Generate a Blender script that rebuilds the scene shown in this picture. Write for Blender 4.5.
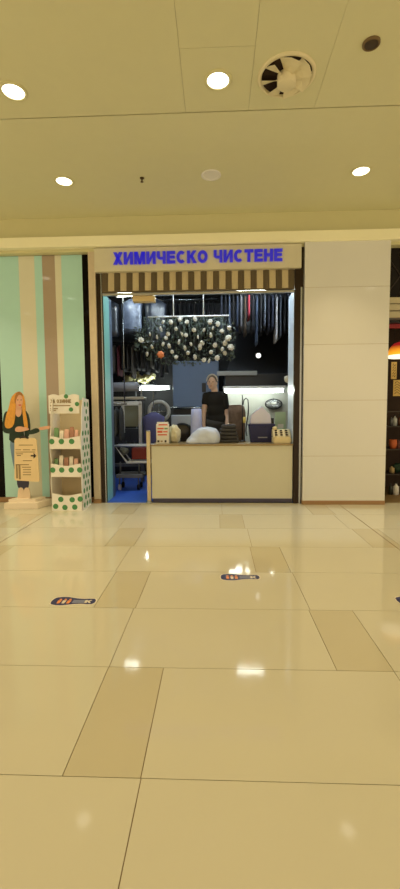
import bpy, bmesh, math, random
from mathutils import Vector, Matrix, noise
rnd = random.Random(7)
PI = math.pi
scene = bpy.context.scene
for o in list(bpy.data.objects): bpy.data.objects.remove(o)
COL = scene.collection

def lin(c):
    return tuple((v/12.92 if v <= 0.04045 else ((v+0.055)/1.055)**2.4) for v in [x/255 for x in c]) + (1.0,)

# ------------------------------------------------------------------ camera
CAM_H = 1.3
YAW, PITCH, ROLL, FPX = -0.0397, -0.0745, -0.0074, 421.0
cyw, syw = math.cos(YAW), math.sin(YAW); cp, sp = math.cos(PITCH), math.sin(PITCH)
Fw = Vector((syw*cp, cyw*cp, sp)); Rt0 = Vector((cyw, -syw, 0)); Up0 = Rt0.cross(Fw)
cr, sr = math.cos(ROLL), math.sin(ROLL)
Rt = Rt0*cr + Up0*sr; Up = -Rt0*sr + Up0*cr
cam_d = bpy.data.cameras.new('camera'); cam = bpy.data.objects.new('camera', cam_d); COL.objects.link(cam)
m3 = Matrix((Rt, Up, -Fw)).transposed()
cam.matrix_world = Matrix.Translation((0, 0, CAM_H)) @ m3.to_4x4()
cam_d.sensor_fit = 'VERTICAL'; cam_d.sensor_height = 36.0; cam_d.lens = 36.0*FPX/889.0
cam_d.clip_start = 0.05; cam_d.clip_end = 200
scene.camera = cam

def at(px, py, Y):
    """point of the place at depth Y that the photograph shows at (px, py)"""
    d = Rt*((px-200)/FPX) - Up*((py-444.5)/FPX) + Fw
    return Vector((0, 0, CAM_H)) + d*(Y/d.y)

# ------------------------------------------------------------------ light and exposure
scene.view_settings.view_transform = 'Standard'; scene.view_settings.look = 'None'
scene.view_settings.exposure = 0.68; scene.view_settings.gamma = 1.0; scene.view_settings.use_curve_mapping = False
world = bpy.data.worlds.new('mall'); scene.world = world; world.use_nodes = True
bg = world.node_tree.nodes['Background']
bg.inputs[0].default_value = (1.0, 0.78, 0.48, 1); bg.inputs[1].default_value = 0.72
LAMP_COL = (1.0, 0.78, 0.45); LAMP_W = 4.4
TUBE_COL = (0.92, 1.0, 0.92); COOL_COL = (0.74, 0.88, 1.0)

# ------------------------------------------------------------------ materials
MATS = {}
def mat(name, rgb, rough=0.5, metal=0.0, spec=0.5, var=0.06, scale=8.0, bump=0.0, emit=None, estr=0.0, alpha=1.0, coat=0.0, trans=0.0):
    if name in MATS: return MATS[name]
    m = bpy.data.materials.new(name); m.use_nodes = True
    nt = m.node_tree; b = nt.nodes['Principled BSDF']
    c = lin(rgb)
    b.inputs['Roughness'].default_value = rough; b.inputs['Metallic'].default_value = metal
    b.inputs['Specular IOR Level'].default_value = spec
    tc = nt.nodes.new('ShaderNodeTexCoord'); nz = nt.nodes.new('ShaderNodeTexNoise')
    nz.inputs['Scale'].default_value = scale; nz.inputs['Detail'].default_value = 3
    nt.links.new(tc.outputs['Object'], nz.inputs['Vector'])
    mx = nt.nodes.new('ShaderNodeMix'); mx.data_type = 'RGBA'
    mx.inputs[6].default_value = tuple(min(1, v*(1-var)) for v in c[:3])+(1,)
    mx.inputs[7].default_value = tuple(min(1, v*(1+var)) for v in c[:3])+(1,)
    nt.links.new(nz.outputs['Fac'], mx.inputs[0]); nt.links.new(mx.outputs[2], b.inputs['Base Color'])
    if bump:
        bp = nt.nodes.new('ShaderNodeBump'); bp.inputs['Strength'].default_value = bump; bp.inputs['Distance'].default_value = 0.01
        nt.links.new(nz.outputs['Fac'], bp.inputs['Height']); nt.links.new(bp.outputs['Normal'], b.inputs['Normal'])
    if emit:
        b.inputs['Emission Color'].default_value = tuple(emit)+(1,); b.inputs['Emission Strength'].default_value = estr
    if coat: b.inputs['Coat Weight'].default_value = coat; b.inputs['Coat Roughness'].default_value = 0.05
    if alpha < 1: b.inputs['Alpha'].default_value = alpha
    if trans: b.inputs['Transmission Weight'].default_value = trans
    MATS[name] = m; return m

floor_m = mat('floor_tile', (200, 196, 176), 0.07, spec=0.32, var=0.03, scale=2.0)
strip_m = mat('floor_strip', (192, 185, 160), 0.07, spec=0.32, var=0.03, scale=3.0)
grout_m = mat('grout', (120, 98, 62), 0.6)
ceil_m = mat('ceiling_paint', (216, 215, 178), 0.7, var=0.02)
seam_m = mat('ceiling_seam', (70, 52, 28), 0.9)
fascia_m = mat('fascia_paint', (209, 206, 162), 0.6, var=0.02)
cream_m = mat('cream_panel', (222, 223, 220), 0.06, var=0.02, scale=2)
joint_m = mat('panel_joint', (176, 160, 130), 0.5)
skirt_m = mat('skirting_brown', (156, 122, 84), 0.35)
green_m = mat('green_glass', (178, 226, 222), 0.05, var=0.02)
stripe_m = mat('beige_glass', (220, 220, 200), 0.05, var=0.02)
taupe_m = mat('taupe_glass', (172, 156, 138), 0.06, var=0.02)
black_m = mat('black_glass', (14, 10, 8), 0.06, spec=0.08)
jamb_m = mat('beige_jamb', (208, 194, 168), 0.3, var=0.1, scale=14)
wenge_m = mat('dark_wood', (48, 36, 26), 0.2, spec=0.2, var=0.2, scale=10)
sign_m = mat('sign_panel', (212, 208, 184), 0.35, var=0.08, scale=5)
blue_letter_m = mat('blue_letter', (38, 34, 180), 0.3, emit=(0.035, 0.025, 0.7), estr=0.24)
valance_l = mat('valance_cream', (196, 182, 146), 0.7, bump=0.2, scale=40)
valance_d = mat('valance_brown', (92, 80, 58), 0.7, bump=0.2, scale=40)
alu_m = mat('aluminium', (190, 190, 186), 0.3, metal=0.9)
teal_m = mat('teal_paint', (140, 208, 204), 0.4)
lightblue_m = mat('pale_blue_paint', (214, 232, 255), 0.35)
shopdark_m = mat('dark_wall', (46, 46, 46), 0.8, var=0.25, scale=3)
shopceil_m = mat('shop_ceiling', (52, 50, 48), 0.9)
mat_blue = mat('blue_mat', (52, 100, 216), 0.6, var=0.1, scale=30)
counter_m = mat('counter_laminate', (206, 204, 182), 0.28, var=0.03, scale=3)
dark_m = mat('dark_plastic', (26, 26, 28), 0.4)
brass_m = mat('brass', (196, 182, 148), 0.35, metal=0.6)
white_m = mat('white_plastic', (228, 228, 226), 0.4)
whitepaint_m = mat('white_metal', (240, 242, 244), 0.3)
steel_m = mat('steel', (170, 174, 178), 0.25, metal=0.9)
slate_m = mat('slate_blue', (92, 110, 136), 0.45, var=0.1, scale=2)
grey_m = mat('mid_grey', (110, 112, 116), 0.5)
leaf_m = mat('dusty_leaf', (70, 82, 72), 0.6, var=0.3, scale=20)
petal_m = mat('white_petal', (206, 204, 194), 0.6)
petal_o = mat('orange_petal', (220, 130, 80), 0.6)
card_m = mat('cardboard_white', (238, 236, 230), 0.5, var=0.03)
card_in = mat('cardboard_inside', (200, 176, 126), 0.7)
dot_m = mat('green_dot', (70, 140, 84), 0.5)
ink_m = mat('faded_ink', (150, 128, 88), 0.6)
darkink_m = mat('dark_ink', (40, 30, 28), 0.6)
skin_m = mat('skin', (222, 172, 140), 0.5, var=0.04)
pale_skin = mat('pale_skin', (206, 176, 160), 0.5, var=0.04)
hair_m = mat('golden_hair', (222, 158, 58), 0.5, var=0.25, scale=30)
knit_m = mat('dark_green_knit', (34, 54, 44), 0.8, var=0.2, scale=30)
jeans_m = mat('blue_jeans', (110, 140, 170), 0.7, var=0.12, scale=20)
lamp_glow = mat('lamp_glow', (255, 250, 240), 0.5, emit=(1.0, 0.93, 0.74), estr=3.0)
tube_glow = mat('tube_glow', (255, 255, 250), 0.5, emit=TUBE_COL, estr=14.0)
added_glow = mat('added_cool_glow', (255, 255, 255), 0.5, emit=COOL_COL, estr=64.0)

# ------------------------------------------------------------------ mesh helpers
class MB:
    def __init__(s): s.bm = bmesh.new(); s.mats = []; s.done = s.bm.faces.layers.int.new('done')
    def mi(s, m):
        if m not in s.mats: s.mats.append(m)
        return s.mats.index(m)
    def _set(s, n0, m, smooth=False):
        s.bm.faces.ensure_lookup_table(); i = s.mi(m)
        for f in s.bm.faces:
            if not f[s.done]: f.material_index = i; f.smooth = smooth; f[s.done] = 1
    def box(s, x0, x1, y0, y1, z0, z1, m, bev=0.0, rot=None):
        n0 = len(s.bm.faces)
        vs = [s.bm.verts.new(p) for p in ((x0,y0,z0),(x1,y0,z0),(x1,y1,z0),(x0,y1,z0),(x0,y0,z1),(x1,y0,z1),(x1,y1,z1),(x0,y1,z1))]
        fs = [s.bm.faces.new([vs[i] for i in q]) for q in ((3,2,1,0),(4,5,6,7),(0,1,5,4),(1,2,6,5),(2,3,7,6),(3,0,4,7))]
        if bev:
            es = set(e for f in fs for e in f.edges)
            bmesh.ops.bevel(s.bm, geom=list(es), offset=bev, segments=2, affect='EDGES', profile=0.5)
        s._set(n0, m)
        if rot:
            pass
        return vs
    def prism(s, pts, y0, y1, m, bev=0.0):
        """polygon given as (x,z) extruded along y"""
        n0 = len(s.bm.faces)
        a = [s.bm.verts.new((p[0], y0, p[1])) for p in pts]; b = [s.bm.verts.new((p[0], y1, p[1])) for p in pts]
        n = len(pts)
        s.bm.faces.new(a); s.bm.faces.new(b[::-1])
        for i in range(n): s.bm.faces.new([a[i], b[i], b[(i+1) % n], a[(i+1) % n]])
        s._set(n0, m)
    def flat(s, pts, z0, z1, m):
        """polygon given as (x,y) extruded along z"""
        n0 = len(s.bm.faces)
        a = [s.bm.verts.new((p[0], p[1], z0)) for p in pts]; b = [s.bm.verts.new((p[0], p[1], z1)) for p in pts]
        n = len(pts)
        s.bm.faces.new(a[::-1]); s.bm.faces.new(b)
        for i in range(n): s.bm.faces.new([a[i], a[(i+1) % n], b[(i+1) % n], b[i]])
        s._set(n0, m)
    def tube(s, pts, r, m, seg=8, closed=False, cap=True):
        pts = [Vector(p) for p in pts]; n = len(pts); n0 = len(s.bm.faces); rings = []
        rr = r if isinstance(r, (list, tuple)) else [r]*n
        ref = None
        for i, p in enumerate(pts):
            if closed: t = pts[(i+1) % n]-pts[i-1]
            else: t = pts[min(i+1, n-1)]-pts[max(i-1, 0)]
            t.normalize()
            if ref is None:
                ref = Vector((0,0,1)) if abs(t.z) < 0.9 else Vector((1,0,0))
            u = (ref - t*ref.dot(t)).normalized(); ref = u; v = t.cross(u)
            rings.append([s.bm.verts.new(p+(u*math.cos(a)+v*math.sin(a))*rr[i]) for a in [2*PI*k/seg for k in range(seg)]])
        for i in range(n if closed else n-1):
            A, B = rings[i], rings[(i+1) % n]
            for k in range(seg): s.bm.faces.new([A[k], A[(k+1) % seg], B[(k+1) % seg], B[k]])
        if not closed and cap:
            s.bm.faces.new(rings[0][::-1]); s.bm.faces.new(rings[-1])
        s._set(n0, m, True)
    def lathe(s, prof, m, seg=24, M=None):
        """profile (r,z) round z; M moves it"""
        n0 = len(s.bm.faces); rings = []; M = M or Matrix()
        for r, z in prof:
            if r < 1e-5: rings.append([s.bm.verts.new(M @ Vector((0,0,z)))])
            else: rings.append([s.bm.verts.new(M @ Vector((r*math.cos(2*PI*k/seg), r*math.sin(2*PI*k/seg), z))) for k in range(seg)])
        for A, B in zip(rings, rings[1:]):
            if len(A) == 1 and len(B) == 1: continue
            for k in range(seg):
                k2 = (k+1) % seg
                if len(A) == 1: s.bm.faces.new([A[0], B[k], B[k2]])
                elif len(B) == 1: s.bm.faces.new([A[k], B[0], A[k2]])
                else: s.bm.faces.new([A[k], B[k], B[k2], A[k2]])
        s._set(n0, m, True)
    def blob(s, c, rad, m, sub=3, amp=0.0, freq=6.0, flat_bottom=None, seed=0.0):
        n0 = len(s.bm.faces)
        r = bmesh.ops.create_icosphere(s.bm, subdivisions=sub, radius=1.0)
        for v in r['verts']:
            d = v.co.copy(); k = 1+amp*noise.noise(d*freq*0.5+Vector((seed, seed*1.7, 0)))+amp*0.5*noise.noise(d*freq+Vector((seed, 3, seed)))
            v.co = Vector((c[0]+d.x*rad[0]*k, c[1]+d.y*rad[1]*k, c[2]+d.z*rad[2]*k))
            if flat_bottom is not None and v.co.z < flat_bottom: v.co.z = flat_bottom
        s._set(n0, m, True)
    def loft(s, rings, m, smooth=True, cap=True):
        n0 = len(s.bm.faces)
        R = [[s.bm.verts.new(p) for p in ring] for ring in rings]; n = len(R[0])
        for A, B in zip(R, R[1:]):
            for k in range(n): s.bm.faces.new([A[k], A[(k+1) % n], B[(k+1) % n], B[k]])
        if cap: s.bm.faces.new(R[0][::-1]); s.bm.faces.new(R[-1])
        s._set(n0, m, smooth)
    def build(s, name, parent=None, loc=None):
        bmesh.ops.recalc_face_normals(s.bm, faces=s.bm.faces[:])
        me = bpy.data.meshes.new(name); s.bm.faces.layers.int.remove(s.done); s.bm.to_mesh(me); s.bm.free()
        for m in s.mats: me.materials.append(m)
        o = bpy.data.objects.new(name, me); COL.objects.link(o)
        if parent is not None: put_under(o, parent)
        return o

def put_under(o, parent):
    """world-built part under its thing: keep it where it is"""
    o.parent = parent; o.matrix_parent_inverse = wm(parent).inverted()

def wm(o):
    M = Matrix.LocRotScale(o.location, o.rotation_euler, o.scale)
    if o.parent: M = wm(o.parent) @ o.matrix_parent_inverse @ M
    return M

def tag(o, label, cat, group=None, kind=None):
    o['label'] = label; o['category'] = cat
    if group: o['group'] = group
    if kind: o['kind'] = kind
    return o
def thing(name, loc, label, cat, group=None):
    o = bpy.data.objects.new(name, None); COL.objects.link(o); o.location = loc; o.empty_display_size = 0.05
    return tag(o, label, cat, group)
def struct(o, label=None):
    o['kind'] = 'structure'
    if label: o['label'] = label
    return o
def copy_thing(o, loc, rotz=None, label=None, group=None):
    c = o.copy(); COL.objects.link(c); c.location = loc
    if rotz is not None: c.rotation_euler = (0, 0, rotz)
    if label: c['label'] = label
    if group: c['group'] = group
    for ch in [x for x in bpy.data.objects if x.parent is o]:
        d = ch.copy(); COL.objects.link(d); d.parent = c; d.matrix_parent_inverse = ch.matrix_parent_inverse.copy()
        for g in [x for x in bpy.data.objects if x.parent is ch]:
            e = g.copy(); COL.objects.link(e); e.parent = d; e.matrix_parent_inverse = g.matrix_parent_inverse.copy()
    return c
def simple(name, mb, label, cat, group=None):
    return tag(mb.build(name), label, cat, group)

# ================================================================== SETTING
# --- floor of long tiles and narrow strips, each row offset
SHOP_Y = 6.02
g = 0.0035
f = MB()
f.box(-7, 7, -6, 9.9, -0.06, -0.004, grout_m)
def tile(x0, x1, y0, y1, m):
    if x1-x0 > 2*g: f.box(x0+g/2, x1-g/2, y0+g/2, y1-g/2, -0.004, 0.0, m)
for i in range(-11, 8):
    y0 = 1.402+0.655*i; y1 = y0+0.655
    if y0 > 6.05: break
    if i % 2 == 0: s = -0.277-0.272*(i//2)
    else: s = 0.885-0.284*((i-1)//2)
    per = 2*1.16+0.284
    x = s-per*4
    while x < 7:
        segs = [(x-0.284, x, strip_m), (x, x+1.16, floor_m), (x+1.16, x+2.32, floor_m)]
        for a, b, m in segs:
            cuts = [a]+[c for c in (-2.21, 1.72) if a < c < b]+[b]
            for p, q in zip(cuts, cuts[1:]):
                e0 = 0.004 if p in (-2.21, 1.72) else 0; e1 = 0.004 if q in (-2.21, 1.72) else 0
                if q > -7 and p < 7: tile(max(p, -7)+e0, min(q, 7)-e1, y0, min(y1, 6.05), m)
        x += per
struct(f.build('floor'))
b = MB(); b.box(-1.69, 1.2, SHOP_Y+0.02, 6.6, 0.0, 0.011, mat_blue); b.box(-2.45, 1.7, 6.6, 8.75, 0.0, 0.011, mat_blue); b.box(-2.45, 1.7, 8.75, 9.55, 0.0, 0.012, shopdark_m)
struct(b.build('floor_shop'))
b = MB(); b.box(-0.93, 1.7, 6.66, 9.5, 0.012, 0.20, wenge_m)
struct(b.build('floor_platform'))

# --- ceiling of panels with seams
c = MB()
c.box(-6, 6, -6, 6.0, 4.035, 4.10, seam_m)
def cpan(x0, x1, y0, y1, gx0, gx1, gy0, gy1): c.box(x0+gx0, x1-gx1, y0+gy0, y1-gy1, 4.02, 4.036, ceil_m)
t_, T_ = 0.0012, 0.007
cpan(-6, -0.268, -6, 4.03, 0, t_, 0, T_)
cpan(-0.268, 0.30, 3.355, 4.03, t_, t_, t_, T_)
cpan(-0.268, 0.30, -6, 3.355, t_, t_, 0, t_)
cpan(0.30, 0.885, -6, 4.03, t_, t_, 0, T_)
cpan(0.885, 6, -6, 4.03, t_, 0, 0, T_)
cpan(-6, 6, 4.03, 6.0, 0, 0, T_, 0)
struct(c.build('ceiling'))
b = MB(); b.box(-6, 6, 6.0, 6.2, 3.56, 4.1, fascia_m)
struct(b.build('trim_1'), 'cream bulkhead wall above the storefronts')
b = MB(); b.box(-6, 6, 5.90, 6.0, 3.595, 3.735, mat('cornice_lit_paint', (248, 246, 212), 0.5, var=0.02), 0.008)  # lighter colour stands in for lamplight falling on the band
struct(b.build('trim_2'), 'protruding cream cornice band above the storefronts')

# --- striped glass wall on the left
b = MB()
xs = [(-3.155, -2.825, green_m), (-2.825, -2.595, stripe_m), (-2.595, -2.483, green_m), (-2.483, -2.298, taupe_m), (-2.298, -2.205, stripe_m), (-2.205, -1.905, green_m), (-1.905, -1.75, black_m)]
for x0, x1, m in xs: b.box(x0, x1, 6.1, 6.2, 0.07, 3.56, m)
b.box(-4.6, -3.155, 6.1, 6.2, 0.07, 3.56, black_m)
b.box(-4.6, -1.75, 6.1, 6.2, 3.555, 3.6, fascia_m)
struct(b.build('wall_left'), 'glossy wall striped in pale green, beige and taupe')
b = MB(); b.box(-4.6, -1.68, 6.075, 6.2, 0.0, 0.07, skirt_m, 0.004)
struct(b.build('baseboard_left'))
b = MB(); b.box(-6.0, -4.6, 6.1, 6.2, 0, 3.6, cream_m); struct(b.build('wall_far_left'))

# --- glossy cream pillar on the right
b = MB()
zs = [0.05, 0.687, 1.462, 2.227, 2.995, 3.60]
b.box(1.212, 2.345, 5.935, 6.45, 0.0, 3.6, joint_m)
for z0, z1 in zip(zs, zs[1:]): b.box(1.208, 2.35, 5.93, 6.46, z0+0.002, z1-0.002, cream_m)
struct(b.build('wall_pillar'), 'glossy cream panelled pillar right of the shop')
b = MB(); b.box(1.205, 2.353, 5.922, 6.47, 0.0, 0.055, skirt_m, 0.003)
struct(b.build('baseboard_pillar'))

# --- shop shell
b = MB(); b.box(-1.79, -1.69, 6.0, 6.2, 0.06, 3.56, jamb_m, 0.004); b.box(-1.795, -1.685, 5.985, 6.2, 0, 0.06, skirt_m, 0.003)
struct(b.build('trim_3'), 'beige post at the left edge of the shop opening')
b = MB(); b.box(-1.69, -1.605, 6.03, 6.2, 0.0, 3.3, wenge_m, 0.003)
b.box(-1.625, -1.612, 6.022, 6.03, 0.0, 3.26, steel_m)
struct(b.build('trim_4'), 'dark post at the left of the shop opening')
b = MB(); b.box(1.09, 1.205, 6.0, 6.2, 0.0, 3.56, wenge_m, 0.003)
b.box(1.165, 1.19, 5.99, 6.0, 0.0, 3.02, steel_m)
struct(b.build('trim_5'), 'dark brown post between the counter and the cream pillar')
b = MB(); b.box(-1.66, -1.605, 6.2, 6.37, 0, 3.02, teal_m); b.box(-1.604, -1.6, 6.06, 6.37, 0.012, 2.99, teal_m); b.box(-1.66, -1.6, 6.37, 6.52, 0, 3.02, slate_m)
struct(b.build('trim_6'), 'teal return inside the left of the shop opening')
b = MB(); b.box(1.092, 1.20, 6.2, 6.5, 0, 3.02, lightblue_m); b.box(1.087, 1.09, 6.06, 6.5, 0.012, 2.99, lightblue_m)
struct(b.build('trim_7'), 'pale blue return inside the right of the shop opening')
b = MB(); b.box(-2.6, -2.5, 6.2, 9.7, 0, 3.8, shopdark_m); struct(b.build('wall_shop_left'))
b = MB(); b.box(1.75, 1.85, 6.2, 9.7, 0, 3.8, shopdark_m); struct(b.build('wall_shop_right'))
b = MB(); b.box(-2.6, 1.85, 9.55, 9.7, 0, 3.8, shopdark_m); struct(b.build('wall_shop_back'))
b = MB(); b.box(-2.6, 1.85, 6.2, 9.7, 3.72, 3.8, shopceil_m); struct(b.build('ceiling_shop'))
b = MB(); b.box(-1.69, 1.205, 6.12, 6.2, 3.3, 3.6, shopdark_m); b.box(-2.6, -1.66, 6.2, 6.3, 0, 3.72, shopdark_m); b.box(1.2, 1.75, 6.46, 6.56, 0, 3.72, shopdark_m)
struct(b.build('wall_shop_front'))
b = MB(); b.box(-1.605, 1.09, 6.03, 6.075, 2.965, 2.998, alu_m, 0.003)
struct(b.build('trim_8'), 'thin aluminium bar under the striped valance')

# ================================================================== SIGN AND VALANCE
sg = thing('shop_sign', (-0.26, 5.97, 3.27), 'long beige shop sign with blue Cyrillic letters above the opening', 'sign')
b = MB(); b.box(-1.688, 1.165, 5.95, 6.03, 3.268, 3.585, sign_m, 0.004); b.build('sign_board', sg)
def letters(text, x0, x1, z0, z1, y0, y1, m, wv=0.31, wh=0.23, gap=0.12):
    """block capitals built from bars and arcs"""
    W = {'Х': .95, 'И': .95, 'М': 1.12, 'Ч': .9, 'Е': .85, 'С': .95, 'К': .95, 'О': 1.02, 'Т': .9, 'Н': .92, ' ': .45,
         'З': .85, 'А': 1.0, 'Л': .95, 'П': .9, 'Р': .85, 'У': .9, 'Я': .9, 'В': .9, 'Д': 1.0, 'И́': .9}
    tot = sum(W[ch] for ch in text)+gap*(len(text)-1); k = (x1-x0)/tot; h = z1-z0
    mb = MB(); x = 0.0
    def poly(pts): mb.prism([(x0+k*(x+p[0]), z0+h*p[1]) for p in pts], y0, y1, m)
    def bar(a, b_, c_, d): poly([(a, c_), (b_, c_), (b_, d), (a, d)])
    def arc(cx, cz, rx, rz, a0, a1, n=14):
        for i in range(n):
            t0 = math.radians(a0+(a1-a0)*i/n); t1 = math.radians(a0+(a1-a0)*(i+1)/n)
            poly([(cx+rx*math.cos(t0), cz+rz*math.sin(t0)), (cx+rx*math.cos(t1), cz+rz*math.sin(t1)),
                  (cx+(rx-wv)*math.cos(t1), cz+(rz-wh)*math.sin(t1)), (cx+(rx-wv)*math.cos(t0), cz+(rz-wh)*math.sin(t0))])
    for ch in text:
        w = W[ch]; v = wv*1.15
        if ch == 'Х': poly([(0, 0), (v, 0), (w, 1), (w-v, 1)]); poly([(0, 1), (v, 1), (w, 0), (w-v, 0)])
        elif ch == 'И': bar(0, wv, 0, 1); bar(w-wv, w, 0, 1); poly([(wv*.9, 0), (wv*.9, .36), (w-wv*.9, 1), (w-wv*.9, .64)])
        elif ch == 'М': bar(0, wv*.9, 0, 1); bar(w-wv*.9, w, 0, 1); poly([(0, 1), (wv*1.25, 1), (w/2+.12, 0), (w/2-.12, 0)]); poly([(w, 1), (w-wv*1.25, 1), (w/2-.12, 0), (w/2+.12, 0)])
        elif ch == 'Ч': bar(w-wv, w, 0, 1); bar(0, wv, .55, 1); poly([(0, .55), (.12, .4), (.3, .34), (w-wv, .34), (w-wv, .53), (wv, .53), (wv, .57)])
        elif ch == 'Е': bar(0, wv, 0, 1); bar(wv, w, 0, wh); bar(wv, w*.94, .42, .42+wh*.9); bar(wv, w, 1-wh, 1)
        elif ch == 'С': arc(w*.52, .5, w*.52, .5, 48, 312)
        elif ch == 'О': arc(w*.5, .5, w*.5, .5, 0, 360, 22)
        elif ch == 'К': bar(0, wv, 0, 1); poly([(wv, .38), (wv, .62), (w-v*.95, 1), (w, 1), (wv+.24, .5)]); poly([(wv+.05, .52), (wv+.27, .62), (w+.03, 0), (w-v, 0)])
        elif ch == 'Т': bar(0, w, 1-wh, 1); bar(w/2-wv/2, w/2+wv/2, 0, 1-wh)
        elif ch == 'Н': bar(0, wv, 0, 1); bar(w-wv, w, 0, 1); bar(wv, w-wv, .41, .41+wh)
        elif ch == 'П': bar(0, wv, 0, 1); bar(w-wv, w, 0, 1); bar(wv, w-wv, 1-wh, 1)
        elif ch == 'З': arc(w*.42, .72, w*.5, .28, -90, 150); arc(w*.42, .27, w*.56, .27, -150, 90)
        elif ch == 'А': poly([(0, 0), (v, 0), (w/2+v/2, 1), (w/2-v/2, 1)]); poly([(w, 0), (w-v, 0), (w/2-v/2, 1), (w/2+v/2, 1)]); bar(.2, w-.2, .22, .4)
        x += w+gap
    return mb
letters('ХИМИЧЕСКО', -1.415, -.112, 3.355, 3.518, 5.928, 5.95, blue_letter_m).build('lettering', sg)
letters('ЧИСТЕНЕ', -.03, .905, 3.355, 3.518, 5.928, 5.95, blue_letter_m).build('lettering', sg)

va = thing('awning_valance', (-0.25, 6.0, 3.0), 'brown and cream striped fabric valance hanging under the shop sign', 'awning')
b = MB(); n = 31; x0, x1 = -1.6, 1.085
for i in range(n):
    a = x0+(x1-x0)*i/n; e = x0+(x1-x0)*(i+1)/n
    m = valance_d if i % 2 == 0 else valance_l
    bul = 0.012
    for j in range(4):
        u0 = a+(e-a)*j/4; u1 = a+(e-a)*(j+1)/4
        y_ = lambda u: 6.0-bul*math.sin(PI*(u-a)/(e-a))
        n0 = len(b.bm.faces)
        top, bot = 3.266, 3.012
        vs = [b.bm.verts.new(p) for p in ((u0, y_(u0)+0.02, top), (u1, y_(u1)+0.02, top), (u1, y_(u1), bot), (u0, y_(u0), bot),
                                          (u0, y_(u0)+0.024, top), (u1, y_(u1)+0.024, top), (u1, y_(u1)+0.004, bot), (u0, y_(u0)+0.004, bot))]
        for q in ((0, 1, 2, 3), (7, 6, 5, 4), (3, 2, 6, 7), (0, 4, 5, 1)): b.bm.faces.new([vs[k] for k in q])
        b._set(n0, m)
b.build('striped_cloth', va)
b = MB(); b.box(x0, x1, 5.99, 6.03, 2.998, 3.014, valance_d, 0.003); b.build('hem_bar', va)
b = MB(); b.tube([(x0, 6.03, 3.255), (x1, 6.03, 3.255)], 0.012, alu_m); b.build('top_rod', va)

# ================================================================== CEILING FITTINGS
def downlight(loc, label, lit=True, group='recessed ceiling downlights', watts=LAMP_W):
    t = thing('downlight', loc, label, 'ceiling light', group)
    M = Matrix.Translation(loc)
    b = MB(); b.lathe([(0.115, 0), (0.115, -0.006), (0.105, -0.012), (0.09, -0.01), (0.088, 0.0)], white_m if not lit else fascia_m, 32, M); b.build('trim_ring', t)
    b = MB(); b.lathe([(0, -0.007), (0.05, -0.0065), (0.089, -0.004)], lamp_glow if lit else white_m, 32, M); b.build('lens', t)
    if lit:
        ld = bpy.data.lights.new('downlight_lamp', 'AREA'); ld.shape = 'DISK'; ld.size = 0.17; ld.energy = watts; ld.color = LAMP_COL; ld.spread = math.radians(80)
        lo = bpy.data.objects.new('downlight_lamp', ld); COL.objects.link(lo); lo.location = (0, 0, -0.02); lo.parent = t
    return t
p1 = downlight((-1.7, 2.2, 4.02), 'lit ceiling downlight outside the frame, over the mall corridor', group='downlights over the corridor', watts=1.8)
p0 = downlight((-1.70, 3.70, 4.02), 'lit ceiling downlight in the front row, far side from the round fan vent')
copy_thing(p0, (0.024, 3.665, 4.02), label='lit ceiling downlight right beside the round fan vent')
copy_thing(p0, (-1.77, 5.075, 4.02), label='lit ceiling downlight above the green striped wall, near the bulkhead')
copy_thing(p0, (1.647, 5.05, 4.02), label='lit ceiling downlight in front of the cream pillar')
downlight((-0.05, 5.043, 4.02), 'unlit pale round ceiling downlight above the shop sign', False)
for yy in (2.2, 0.8, -0.7, -2.2):
    for xx in (-5.1, -3.4, -1.7, 0.02, 1.7, 3.4, 5.1):
        if (xx, yy) != (-1.7, 2.2): copy_thing(p1, (xx, yy, 4.02), label='lit ceiling downlight outside the frame, over the mall corridor', group='downlights over the corridor')
for yy in (3.68, 5.06):
    for xx in (-5.1, -3.4, 3.4, 5.1):
        copy_thing(p0, (xx, yy, 4.02), label='lit ceiling downlight outside the frame, over the mall corridor', group='downlights over the corridor')
cf = (0.578, 3.645)
t = thing('fan_vent', (cf[0], cf[1], 4.02), 'round ceiling vent with swirling fan blades and a central hub', 'ceiling vent')
M = Matrix.Translation((cf[0], cf[1], 4.02))
cf_m = mat('vent_paint', (224, 216, 182), 0.5, var=0.03)
b = MB(); b.lathe([(0.232, 0), (0.232, -0.008), (0.222, -0.016), (0.205, -0.016), (0.2, -0.003)], cf_m, 48, M); b.build('outer_ring', t)
b = MB(); b.lathe([(0, -0.0015), (0.202, -0.0015)], mat('vent_shade', (40, 22, 14), 0.9), 48, M); b.build('cavity_shade_disc', t)  # flat disc coloured dark for the shade inside the vent
b = MB(); b.lathe([(0, -0.085), (0.066, -0.083), (0.074, -0.075), (0.075, -0.002)], cf_m, 32, M); b.build('hub', t)
for k in range(7):
    a0 = 2*PI*k/7+0.25; b = MB(); n0 = 0
    da = 0.5 if k in (3, 4) else 0.62 if k == 2 else 0.88
    pts = []
    for r_ in (0.07, 0.135, 0.2):
        for u in (0, .5, 1):
            a = a0+(da)*(u-0.5)*(1.0 if r_ > .1 else 1.1)
            z = -0.007-0.038*u
            pts.append((cf[0]+r_*math.cos(a), cf[1]+r_*math.sin(a), 4.02+z))
    vt = [b.bm.verts.new(p) for p in pts]; vb = [b.bm.verts.new((p[0], p[1], p[2]+0.004)) for p in pts]
    for i in range(2):
        for j in range(2):
            q = [i*3+j, i*3+j+1, (i+1)*3+j+1, (i+1)*3+j]
            b.bm.faces.new([vt[v] for v in q]); b.bm.faces.new([vb[v] for v in q[::-1]])
    for e in ((0,1),(1,2),(2,5),(5,8),(8,7),(7,6),(6,3),(3,0)): b.bm.faces.new([vt[e[0]], vb[e[0]], vb[e[1]], vt[e[1]]])
    b._set(0, cf_m); b.build('blade', t)
t = thing('ceiling_speaker', (1.156, 3.374, 4.02), 'small dark round grille in the ceiling past the fan vent', 'smoke detector')
M = Matrix.Translation((1.156, 3.374, 4.02))
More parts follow.
